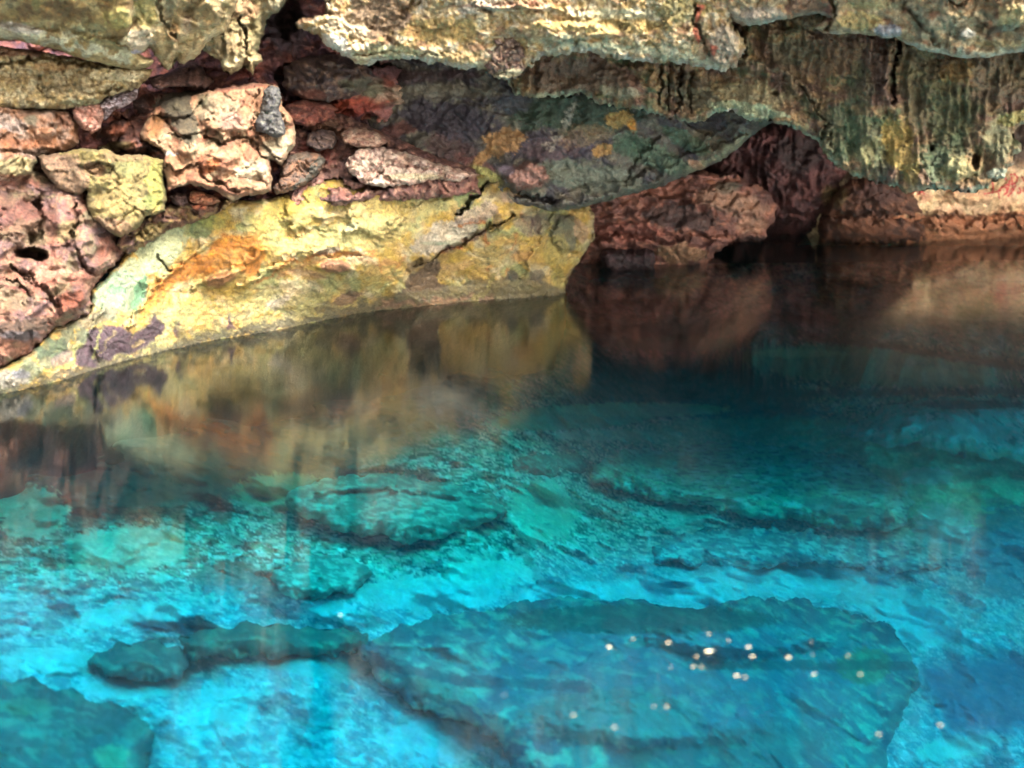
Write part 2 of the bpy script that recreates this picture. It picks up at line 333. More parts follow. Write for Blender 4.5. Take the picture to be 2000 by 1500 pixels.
# deep shelf behind everything on the left (dark purple and red strata)
fold('layered_rock', [(-420, -160), (1150, -160), (1150, 240), (1000, 420), (560, 460), (-420, 420)],
     [(-400, 0, 9.6), (500, 60, 10.1), (1000, 60, 10.6), (560, 330, 9.65), (900, 320, 10.9), (1000, 160, 10.7), (760, 220, 10.4), (300, 250, 9.5), (150, 180, 9.3), (-400, 400, 8.8)],
     edge=40, bulge=.3, big=(.22, 150), mid=(.09, 70), fac=(.06, 80), small=(.024, 13), strata=(.06, 26, .08),
     feats=[('l', [(630, 118), (700, 128), (830, 122), (940, 140)], 10, -.5), ('l', [(560, 130), (540, 180), (560, 215)], 14, -.4), ('l', [(540, 200), (640, 215), (740, 240)], 16, -.3), ('l', [(800, 158), (920, 165)], 9, -.3),
            ('e', 640, 165, 70, 26, 0, .22), ('e', 660, 230, 50, 16, 0, .2), ('l', [(650, 235), (700, 250), (750, 262)], 8, -.25), ('e', 560, 30, 30, 40, 0, -.6), ('e', 520, 70, 30, 25, 0, .25)],
     alb=1.4, desat=-.1, pal=((124, 80, 76), ((84, 58, 70), 60, -.05), ((164, 104, 90), 34, .12)),
     paint=[('e', 850, 190, 170, 26, -3, (150, 140, 116), .6, .7), ('e', 640, 150, 80, 40, 0, (98, 72, 70), .8), ('e', 660, 210, 90, 20, 8, (172, 84, 62), .9), ('e', 560, 60, 50, 60, 0, (74, 58, 62), .9), ('e', 800, 138, 150, 12, 2, (84, 50, 50), .9),
            ('e', 720, 170, 40, 20, 0, (90, 100, 76), .6), ('e', 690, 80, 40, 10, 0, (60, 40, 40), .8), ('e', 420, 150, 70, 20, 15, (118, 76, 72), .8), ('e', 600, 205, 50, 16, 0, (176, 84, 62), .9, .4), ('e', 700, 215, 50, 14, 8, (150, 74, 64), .8, .5), ('e', 480, 145, 40, 12, 10, (150, 84, 76), .7, .5), ('e', 630, 330, 60, 50, 0, (140, 66, 54), .9), ('e', 880, 80, 200, 60, 0, (90, 60, 56), .8)],
     mat=M_WET, label='dark purple and rust layered rock in the deep gap beneath the top ledges', cat='rock shelf')
fold('red_rubble_rock', [(555, 210), (640, 205), (700, 238), (790, 275), (860, 306), (930, 330), (940, 380), (700, 400), (560, 420), (545, 330)],
     [(560, 230, 9.7), (930, 320, 10.0), (700, 380, 9.3), (560, 400, 9.2), (760, 250, 9.9)],
     edge=24, bulge=.25, big=(.1, 80), mid=(.10, 38), fac=(.07, 38), small=(.024, 10),
     feats=[('l', [(600, 258), (680, 262), (750, 285)], 8, -.2), ('l', [(640, 350), (700, 372), (770, 360)], 8, -.22), ('e', 700, 350, 14, 6, 0, -.3), ('e', 700, 262, 60, 12, -8, .14)],
     pal=((142, 88, 74), ((104, 66, 62), 30, 0), ((190, 140, 116), 16, .14)),
     paint=[('e', 700, 262, 60, 14, -5, (190, 120, 84), .9, .5), ('e', 620, 300, 40, 30, 0, (150, 66, 50), .8), ('e', 650, 250, 30, 14, 0, (210, 160, 130), .5, .8), ('e', 860, 300, 60, 20, -20, (120, 70, 60), .8), ('e', 780, 262, 40, 20, 0, (110, 74, 76), .8), ('e', 680, 345, 50, 26, 0, (120, 84, 72), .7, .5)],
     label='crumbling rusty red rock filling the gap right of the big cream boulder', cat='rock')
fold('pale_slab', [(672, 320), (700, 292), (745, 285), (800, 300), (850, 318), (905, 332), (935, 340), (900, 356), (850, 352), (800, 362), (745, 366), (712, 358), (690, 345)],
     [(680, 320, 9.1), (930, 340, 9.9), (800, 290, 9.5), (750, 366, 9.25)], edge=12, bulge=.12, jag=(5, 14), big=(.05, 60), mid=(.05, 26), fac=(.10, 28), small=(.02, 8), back=.35,
     pal=((222, 182, 158), ((240, 214, 190), 26, 0), ((190, 134, 118), 14, .18)), paint=[('l', [(720, 330), (790, 318), (860, 335)], 5, (150, 90, 80), .6, 1), ('e', 810, 345, 60, 8, 0, (232, 218, 160), .6)],
     step=2.2, label='broken pinkish white slab wedged above the crest of the yellow wall', cat='slab')
fold('recessed_rock', [(556, 128), (600, 108), (660, 108), (712, 124), (735, 150), (700, 186), (640, 200), (586, 192), (552, 170)],
     [(560, 130, 9.7), (730, 130, 9.8), (640, 200, 9.5), (640, 150, 9.55)], edge=22, bulge=.25, jag=(5, 16), big=(.08, 60), mid=(.08, 40), fac=(.05, 36), mat=M_WET, alb=1.25,
     pal=((104, 80, 72), ((74, 60, 64), 30, 0), ((140, 108, 84), 14, .12)), paint=[('e', 700, 165, 40, 16, 0, (96, 100, 76), .7, .6), ('e', 600, 185, 40, 12, 0, (150, 86, 66), .7, .5)],
     label='dark brown rock set back in the gap under the left tip of the long ledge', cat='rock')
fold('mauve_stone', [(288, 152), (330, 142), (352, 128), (376, 120), (394, 130), (408, 150), (420, 162), (400, 172), (345, 170), (300, 174)],
     [(290, 150, 9.1), (410, 150, 9.3), (350, 172, 9.0)], edge=12, bulge=.15, jag=(4, 12), big=(.03, 40), mid=(.03, 24), fac=(.07, 30), step=2.2, back=.25,
     pal=((142, 102, 94), ((110, 78, 76), 22, 0), ((182, 132, 118), 12, .1)), label='flat mauve stone directly beneath the tips of the cream stalactite', cat='stone')
fold('rust_red_stone', [(556, 205), (590, 194), (640, 198), (660, 214), (648, 234), (600, 248), (568, 240), (554, 224)],
     [(556, 210, 9.4), (655, 215, 9.6), (600, 246, 9.3)], edge=14, bulge=.18, jag=(4, 12), big=(.04, 40), mid=(.05, 26), fac=(.03, 26), step=2.2, back=.25,
     pal=((168, 88, 70), ((124, 62, 56), 24, 0), ((196, 120, 92), 12, .12)), paint=[('e', 575, 215, 16, 8, 0, (84, 50, 44), .7)], label='rust red stone right of the dark grey knob on the cream boulder', cat='stone')
fold('cream_pink_stone', [(664, 262), (682, 250), (712, 250), (742, 262), (760, 276), (735, 290), (700, 288), (672, 280)],
     [(664, 262, 9.25), (750, 272, 9.4), (700, 288, 9.2)], edge=9, bulge=.12, jag=(3, 9), big=(.02, 30), mid=(.02, 20), fac=(.06, 22), step=2, back=.2,
     pal=((204, 156, 128), ((226, 190, 162), 16, 0), ((160, 100, 84), 10, .12)), label='small cream pink stone just above the broken pinkish white slab', cat='stone')
fold('grey_brown_stone', [(600, 262), (625, 252), (652, 256), (660, 272), (650, 290), (622, 296), (600, 284)],
     [(600, 262, 9.3), (655, 262, 9.4), (625, 292, 9.2)], edge=10, bulge=.13, jag=(3, 9), big=(.02, 30), mid=(.02, 20), fac=(.05, 24), step=2, back=.2,
     pal=((116, 92, 84), ((88, 68, 68), 16, 0), ((150, 118, 100), 9, .12)), label='small grey-brown stone between the rust red stone and the cream pink stone', cat='stone')
# left stack of blocks
fold('pitted_red_rock', [(-420, 320), (60, 310), (90, 335), (160, 370), (230, 460), (250, 490), (215, 530), (178, 560), (180, 590), (172, 612), (140, 628), (110, 640), (60, 690), (0, 720), (-420, 860)],
     [(-400, 500, 6.6), (0, 340, 8.3), (0, 700, 7.75), (160, 400, 8.5), (240, 480, 8.6), (170, 600, 8.15), (60, 500, 8.1), (-400, 830, 6.0)],
     edge=26, bulge=.32, jag=(8, 22), big=(.18, 100), mid=(.08, 60), fac=(.06, 56), small=(.022, 13),
     feats=[('e', 62, 496, 34, 13, -8, -.75), ('l', [(70, 390), (85, 430), (70, 470)], 14, -.22), ('l', [(135, 460), (165, 520), (200, 540)], 8, -.15), ('e', 140, 585, 34, 26, 30, .25), ('l', [(20, 520), (70, 550), (120, 610)], 8, -.14), ('e', 30, 430, 40, 40, 0, .1), ('l', [(150, 400), (145, 450)], 6, -.12), ('e', 160, 490, 50, 20, 30, .12), ('l', [(20, 545), (60, 575)], 5, -.12)],
     alb=.54, desat=-.05, pal=((192, 124, 100), ((156, 118, 114), 70, .0), ((222, 170, 138), 26, .12), ((168, 150, 112), 50, .2)),
     paint=[('e', 30, 420, 60, 46, 0, (142, 86, 74), .7), ('e', 60, 455, 60, 30, 0, (172, 140, 104), .5, .6), ('e', 40, 560, 110, 22, 25, (222, 168, 142), .85, .4), ('e', 140, 590, 34, 26, 20, (178, 96, 62), .9), ('e', 70, 560, 60, 14, 20, (196, 120, 96), .7, .6),
            ('e', 20, 580, 50, 34, 0, (172, 150, 116), .8), ('e', 40, 640, 70, 18, 10, (112, 86, 66), .9, .6), ('e', 20, 680, 60, 16, 0, (176, 116, 84), .7, .7), ('e', 40, 655, 50, 10, 0, (110, 102, 108), .8), ('e', 130, 450, 26, 24, 0, (178, 160, 104), .7, .5), ('l', [(15, 560), (60, 572)], 4, (150, 50, 50), .8), ('e', 100, 430, 14, 40, 0, (120, 66, 52), .7)],
     label='reddish purple rock mass with a dark hole, at the left edge below the yellow-green block', cat='rock')
fold('orange_slab', [(-420, 190), (0, 205), (60, 214), (118, 212), (140, 220), (153, 250), (155, 280), (140, 290), (118, 296), (75, 305), (62, 340), (0, 352), (-420, 380)],
     [(-400, 280, 7.4), (0, 220, 8.2), (150, 250, 8.6), (60, 330, 8.3), (-400, 380, 7.2)], edge=18, bulge=.2, big=(.1, 90), mid=(.07, 44), fac=(.09, 50), small=(.025, 11),
     feats=[('l', [(0, 298), (60, 300), (118, 292)], 5, -.08), ('l', [(110, 225), (118, 240)], 6, -.1)],
     alb=.66, pal=((218, 152, 108), ((226, 186, 158), 60, 0), ((206, 136, 82), 30, .12)), paint=[('e', 15, 240, 50, 18, -20, (236, 214, 200), .7, .5), ('e', 60, 235, 16, 14, 0, (140, 150, 120), .7), ('e', 40, 280, 60, 10, 0, (222, 132, 72), .7), ('e', 35, 325, 60, 22, 0, (206, 190, 128), .9, .4), ('e', 130, 235, 20, 16, 0, (190, 120, 84), .8)],
     label='peach and orange slab sticking in from the left edge, above the red pitted rock', cat='slab')
fold('shadowed_boulder', [(150, 240), (200, 195), (260, 180), (330, 180), (400, 175), (400, 260), (330, 330), (240, 300), (160, 292)],
     [(160, 280, 9.1), (260, 190, 9.3), (400, 200, 9.2), (320, 320, 8.8)], edge=30, bulge=.3, big=(.12, 70), mid=(.12, 40), fac=(.08, 36),
     feats=[('l', [(160, 268), (230, 290), (300, 300)], 7, -.2), ('e', 225, 250, 30, 14, 20, .12), ('l', [(190, 240), (270, 225)], 8, -.2), ('e', 260, 283, 26, 12, 0, .16)],
     pal=((122, 72, 56), ((84, 54, 52), 34, .0), ((168, 96, 66), 22, .14)), paint=[('e', 350, 215, 50, 60, -15, (82, 80, 58), .85, .5), ('e', 225, 255, 30, 12, 0, (176, 96, 60), .8), ('e', 225, 285, 40, 10, 0, (132, 118, 52), .7), ('e', 260, 205, 30, 22, 0, (74, 52, 50), .8)],
     label='dark brown recessed boulder between the orange slab and the big cream boulder', cat='boulder')
fold('pink_stone', [(146, 205), (162, 196), (185, 196), (200, 205), (204, 226), (196, 250), (180, 262), (160, 252), (143, 232), (141, 215)],
     [(146, 200, 8.5), (200, 210, 8.6), (175, 262, 8.5)], edge=14, bulge=.16, jag=(3, 10), big=(.02, 40), mid=(.02, 24), fac=(.06, 26), small=(.012, 8), step=2, back=.25,
     pal=((212, 150, 128), ((196, 128, 106), 20, 0), ((228, 180, 156), 12, .15)), label='small smooth pink stone above the right end of the orange slab', cat='stone')
fold('white_crusted_stone', [(190, 205), (215, 185), (250, 172), (272, 166), (268, 192), (250, 205), (222, 216), (204, 236), (198, 222)],
     [(200, 200, 8.7), (270, 180, 8.8), (205, 235, 8.7)], edge=10, bulge=.1, jag=(3, 8), big=(.02, 30), mid=(.03, 20), fac=(.05, 20), step=2, back=.2,
     pal=((150, 120, 122), ((236, 220, 230), 12, -.02), ((90, 74, 74), 9, .1)), label='white crusted stone just right of the small pink stone', cat='stone')
fold('cream_boulder', [(275, 262), (285, 235), (300, 212), (322, 196), (345, 188), (372, 186), (392, 182), (440, 168), (510, 162), (545, 168), (552, 205), (574, 232), (578, 280), (560, 308), (548, 322), (528, 312), (533, 350), (528, 375), (505, 380), (470, 386), (455, 392), (415, 370), (370, 360), (330, 372), (318, 330), (322, 300), (300, 282), (278, 275)],
     [(280, 260, 8.7), (380, 190, 8.9), (550, 170, 9.0), (575, 270, 8.9), (525, 375, 8.6), (330, 370, 8.4), (450, 300, 8.45)],
     edge=11, bulge=.16, jag=(5, 18), big=(.12, 90), mid=(.04, 48), fac=(.11, 60), small=(.02, 11),
     feats=[('l', [(312, 215), (340, 255), (372, 284)], 8, -.12), ('l', [(400, 272), (440, 278), (480, 268), (530, 320)], 6, -.13), ('e', 450, 225, 60, 36, 0, .12), ('l', [(388, 320), (400, 350), (460, 372)], 7, -.12), ('l', [(500, 172), (498, 215), (490, 250)], 6, -.1), ('e', 365, 290, 18, 18, 0, .1), ('e', 502, 350, 12, 8, 0, -.08), ('e', 440, 370, 16, 8, 0, .08)],
     alb=.6, desat=-.05, pal=((208, 154, 114), ((222, 192, 152), 50, .06), ((196, 130, 96), 30, .10)),
     paint=[('e', 425, 215, 50, 34, 0, (198, 178, 142), .8, .4), ('e', 448, 235, 30, 20, 0, (206, 158, 140), .7), ('e', 540, 290, 30, 30, 0, (228, 212, 176), .8), ('e', 410, 325, 24, 14, 40, (222, 130, 72), .95, .3), ('e', 395, 325, 10, 26, 10, (206, 116, 70), .7),
            ('e', 490, 335, 40, 24, 0, (228, 212, 176), .8, .4), ('e', 305, 245, 16, 24, -20, (196, 142, 90), .9), ('e', 345, 325, 24, 36, 0, (218, 160, 116), .8), ('e', 395, 195, 12, 16, 0, (120, 130, 90), .6), ('l', [(310, 298), (345, 302)], 5, (240, 228, 220), .9, .6), ('p', [(308, 196), (370, 186), (384, 232), (386, 272), (368, 282), (340, 250), (322, 222)], 9, (88, 84, 60), .9, .4), ('e', 300, 250, 22, 26, -20, (196, 136, 84), .8), ('e', 440, 170, 90, 8, 3, (150, 84, 60), .8, .4), ('e', 440, 372, 60, 8, -12, (190, 120, 90), .7)],
     label='big cream and peach boulder with an orange stain, left of the dark grey knob', cat='boulder')
fold('knobbly_rock', [(515, 178), (528, 166), (545, 172), (550, 190), (545, 215), (556, 240), (557, 262), (540, 270), (520, 262), (500, 256), (498, 238), (508, 220), (512, 198)],
     [(520, 170, 8.55), (550, 260, 8.5), (500, 250, 8.5)], edge=12, bulge=.14, jag=(3, 9), big=(.03, 40), mid=(.04, 22), fac=(.03, 20), step=2, back=.2,
     pal=((84, 82, 80), ((60, 58, 62), 16, 0), ((124, 122, 110), 8, .16)), label='dark grey lumpy knob standing on the right shoulder of the cream boulder', cat='rock')
fold('dark_wedge_rock', [(548, 322), (560, 305), (590, 296), (625, 300), (637, 312), (628, 335), (600, 358), (575, 372), (540, 380), (532, 366), (546, 350)],
     [(550, 320, 9.0), (635, 310, 9.2), (540, 378, 8.9)], edge=12, bulge=.16, jag=(3, 10), big=(.03, 40), mid=(.04, 24), fac=(.06, 30), step=2, back=.25,
     pal=((138, 96, 66), ((96, 72, 58), 20, 0), ((160, 110, 76), 10, .15)), paint=[('l', [(632, 308), (615, 335), (575, 366)], 12, (74, 78, 68), .85, .3), ('e', 585, 305, 24, 8, 0, (104, 90, 72), .8)],
     label='dark brown wedge of rock with a grey right face, right of the cream boulder', cat='rock')
fold('yellow_green_block', [(74, 305), (120, 298), (160, 290), (215, 292), (228, 302), (280, 302), (320, 312), (318, 345), (326, 385), (322, 410), (300, 422), (285, 420), (272, 445), (235, 464), (215, 456), (180, 425), (168, 400), (170, 372), (152, 382), (112, 368), (84, 335)],
     [(80, 305, 8.3), (320, 310, 8.5), (325, 400, 8.45), (240, 460, 8.35), (170, 380, 8.3), (200, 330, 8.25)],
     edge=10, bulge=.14, jag=(4, 14), big=(.08, 90), mid=(.025, 44), fac=(.08, 60), small=(.016, 10),
     feats=[('e', 184, 330, 22, 14, -10, -.08), ('e', 184, 332, 12, 7, -10, .07), ('l', [(225, 300), (228, 320), (200, 345)], 5, -.05), ('l', [(320, 345), (318, 300)], 5, .04), ('l', [(230, 440), (260, 410)], 5, -.05)],
     alb=.62, pal=((182, 156, 80), ((156, 138, 72), 50, .03), ((196, 178, 92), 26, .14)),
     paint=[('e', 305, 360, 22, 55, 0, (178, 176, 62), .7, .4), ('e', 290, 395, 12, 20, 0, (130, 150, 66), .7), ('e', 250, 325, 36, 20, 0, (150, 156, 84), .6), ('e', 185, 330, 22, 15, 0, (166, 116, 76), .8), ('e', 110, 320, 36, 12, -5, (160, 128, 84), .7), ('e', 160, 305, 36, 12, 0, (182, 160, 70), .8),
            ('e', 240, 445, 20, 16, 0, (206, 156, 110), .8, .4), ('e', 215, 400, 40, 22, 0, (200, 170, 90), .6), ('p', [(70, 295), (150, 300), (175, 350), (160, 400), (80, 360)], 30, (170, 128, 100), .8, .5), ('e', 200, 440, 30, 20, 0, (180, 130, 100), .7, .5), ('e', 240, 305, 50, 12, 0, (176, 140, 90), .7, .5)],
     label='yellow-green mossy block with a small round hollow, left of the orange wedge stone', cat='boulder')
fold('brown_rubble', [(235, 455), (270, 430), (300, 415), (330, 400), (380, 392), (440, 388), (470, 392), (440, 412), (400, 428), (370, 440), (330, 450), (290, 478), (250, 500), (225, 480)],
     [(240, 460, 8.55), (460, 392, 8.9), (330, 450, 8.7)], edge=14, bulge=.2, jag=(4, 12), big=(.05, 50), mid=(.10, 26), fac=(.10, 26), step=2.2,
     pal=((132, 86, 58), ((98, 60, 48), 24, 0), ((160, 130, 68), 20, .1)), paint=[('e', 290, 455, 36, 18, 20, (150, 126, 60), .9, .4), ('l', [(280, 430), (300, 424)], 6, (40, 30, 28), .7)],
     label='brown rubble packed under the yellow-green block and the cream boulder', cat='rubble')
fold('orange_wedge_stone', [(372, 376), (380, 370), (400, 376), (426, 386), (430, 394), (416, 400), (396, 400), (374, 396), (369, 388)],
     [(370, 376, 8.62), (430, 392, 8.68), (385, 400, 8.6)], edge=8, bulge=.1, jag=(2, 8), big=(.02, 30), mid=(.015, 16), fac=(.04, 22), small=(.008, 6), step=1.6, back=.12,
     pal=((214, 126, 78), ((196, 106, 66), 12, 0), ((226, 156, 110), 10, .15)), label='bright orange wedge stone jammed beneath the cream boulder', cat='stone')
fold('orange_pebble', [(374, 402), (388, 398), (402, 402), (404, 410), (386, 411), (375, 408)], [(374, 400, 8.6), (404, 402, 8.6), (388, 412, 8.6)], edge=6, bulge=.07, jag=(1.5, 6), big=(0, 9), mid=(.01, 12), fac=(.02, 10), small=(.006, 5), step=1.4, back=.1,
     pal=((210, 118, 72), ((180, 90, 60), 8, 0)), label='little orange pebble just under the orange wedge stone', cat='stone')
fold('dark_pebble', [(330, 382), (345, 376), (366, 380), (368, 396), (356, 406), (338, 398)], [(330, 380, 8.66), (368, 382, 8.66), (350, 408, 8.62)], edge=9, bulge=.1, jag=(2, 8), big=(0, 9), mid=(.02, 14), fac=(.03, 16), small=(.008, 5), step=1.6, back=.12,
     pal=((112, 80, 72), ((150, 108, 100), 12, .05)), label='dull mauve brown stone left of the orange wedge stone', cat='stone')
# the great sloping dark wall
fold('dark_sloping_wall', [(560, 150), (700, 110), (900, 90), (1000, 90), (1150, 100), (1350, 160), (1500, 210), (1545, 236), (1500, 242), (1465, 268), (1440, 292), (1400, 318), (1345, 340), (1290, 365), (1230, 378), (1175, 395), (1130, 408), (1075, 412), (1040, 404), (1012, 412), (960, 380), (930, 345), (860, 330), (760, 330), (600, 280)],
     [(620, 200, 10.5), (760, 260, 10.12), (800, 120, 10.5), (960, 200, 10.0), (1100, 170, 9.9), (1500, 225, 9.5), (1440, 290, 9.7), (1290, 365, 10.2), (1075, 410, 10.1), (940, 340, 10.15), (1150, 300, 9.9)],
     edge=16, bulge=.22, jag=(4, 16), big=(.12, 130), mid=(.06, 55), fac=(.04, 70), small=(.022, 9), back=1.2,
     feats=[('e', 1030, 345, 48, 30, 5, .24), ('l', [(985, 372), (1040, 388), (1085, 392)], 7, -.2), ('l', [(1220, 352), (1250, 300), (1290, 270)], 5, -.09), ('l', [(1075, 410), (1180, 385), (1280, 345), (1340, 318)], 14, .10), ('l', [(1340, 300), (1400, 285), (1460, 262)], 6, -.08), ('l', [(1240, 335), (1330, 300), (1440, 240)], 8, .06), ('l', [(1100, 375), (1240, 345), (1330, 300)], 5, -.05)],
     alb=1.0, desat=-.12, pal=((92, 88, 78), ((62, 56, 62), 60, 0), ((118, 112, 96), 30, .12)),
     paint=[('e', 680, 215, 80, 26, 5, (150, 78, 62), .8, .5), ('e', 790, 250, 60, 16, 15, (110, 66, 60), .8, .6), ('e', 800, 150, 160, 14, 2, (70, 50, 54), .8, .5), ('e', 880, 178, 120, 12, -3, (124, 120, 104), .7, .6), ('e', 1130, 225, 150, 44, 0, (40, 64, 46), .92, .7), ('e', 880, 235, 110, 40, -12, (50, 42, 54), .95, .6), ('e', 1080, 285, 130, 34, 0, (52, 44, 58), .85, .8), ('e', 1000, 205, 40, 20, 0, (52, 56, 66), .8, .6), ('e', 880, 290, 60, 30, -20, (76, 52, 52), .85, .6), ('e', 930, 320, 50, 14, -20, (110, 66, 60), .7, .5),
            ('e', 985, 278, 46, 30, 20, (176, 136, 92), .9, .9), ('e', 945, 305, 30, 14, 40, (170, 130, 84), .85, .7), ('e', 1210, 232, 34, 20, 0, (170, 140, 84), .9, .9), ('e', 1235, 245, 10, 16, 0, (196, 140, 70), .9), ('e', 1177, 294, 26, 14, 10, (176, 138, 86), .9, .9), ('l', [(1120, 205), (1105, 250), (1070, 290)], 14, (170, 166, 150), .7, 1.6), ('e', 1140, 265, 60, 24, 10, (150, 128, 96), .5, 2.0),
            ('e', 1150, 345, 120, 34, -8, (106, 112, 96), .85, .5), ('e', 1270, 300, 90, 30, -25, (84, 106, 84), .8, .5), ('e', 1230, 285, 40, 24, 0, (48, 74, 52), .8, .8), ('e', 1400, 290, 70, 28, -25, (120, 108, 84), .85, .4), ('l', [(1340, 340), (1400, 310), (1460, 265)], 12, (150, 150, 118), .7, .5), ('e', 1360, 325, 24, 10, -30, (190, 150, 120), .8, .5), ('e', 1340, 275, 60, 18, -28, (70, 98, 72), .7, .6),
            ('e', 1030, 345, 48, 30, 0, (142, 104, 92), .95, .3), ('e', 990, 332, 16, 12, 0, (196, 176, 186), .9), ('l', [(1075, 410), (1180, 392), (1290, 362)], 8, (64, 72, 62), .7, .4), ('e', 950, 340, 40, 12, -30, (196, 190, 120), .8), ('e', 1080, 290, 60, 26, 0, (120, 84, 80), .25, 1.5)],
     rim=((120, 122, 100), 9, .5), mat=M_WET, label='dark green and purple sloping wall with tan blotches, overhanging the water at its right end', cat='rock wall')
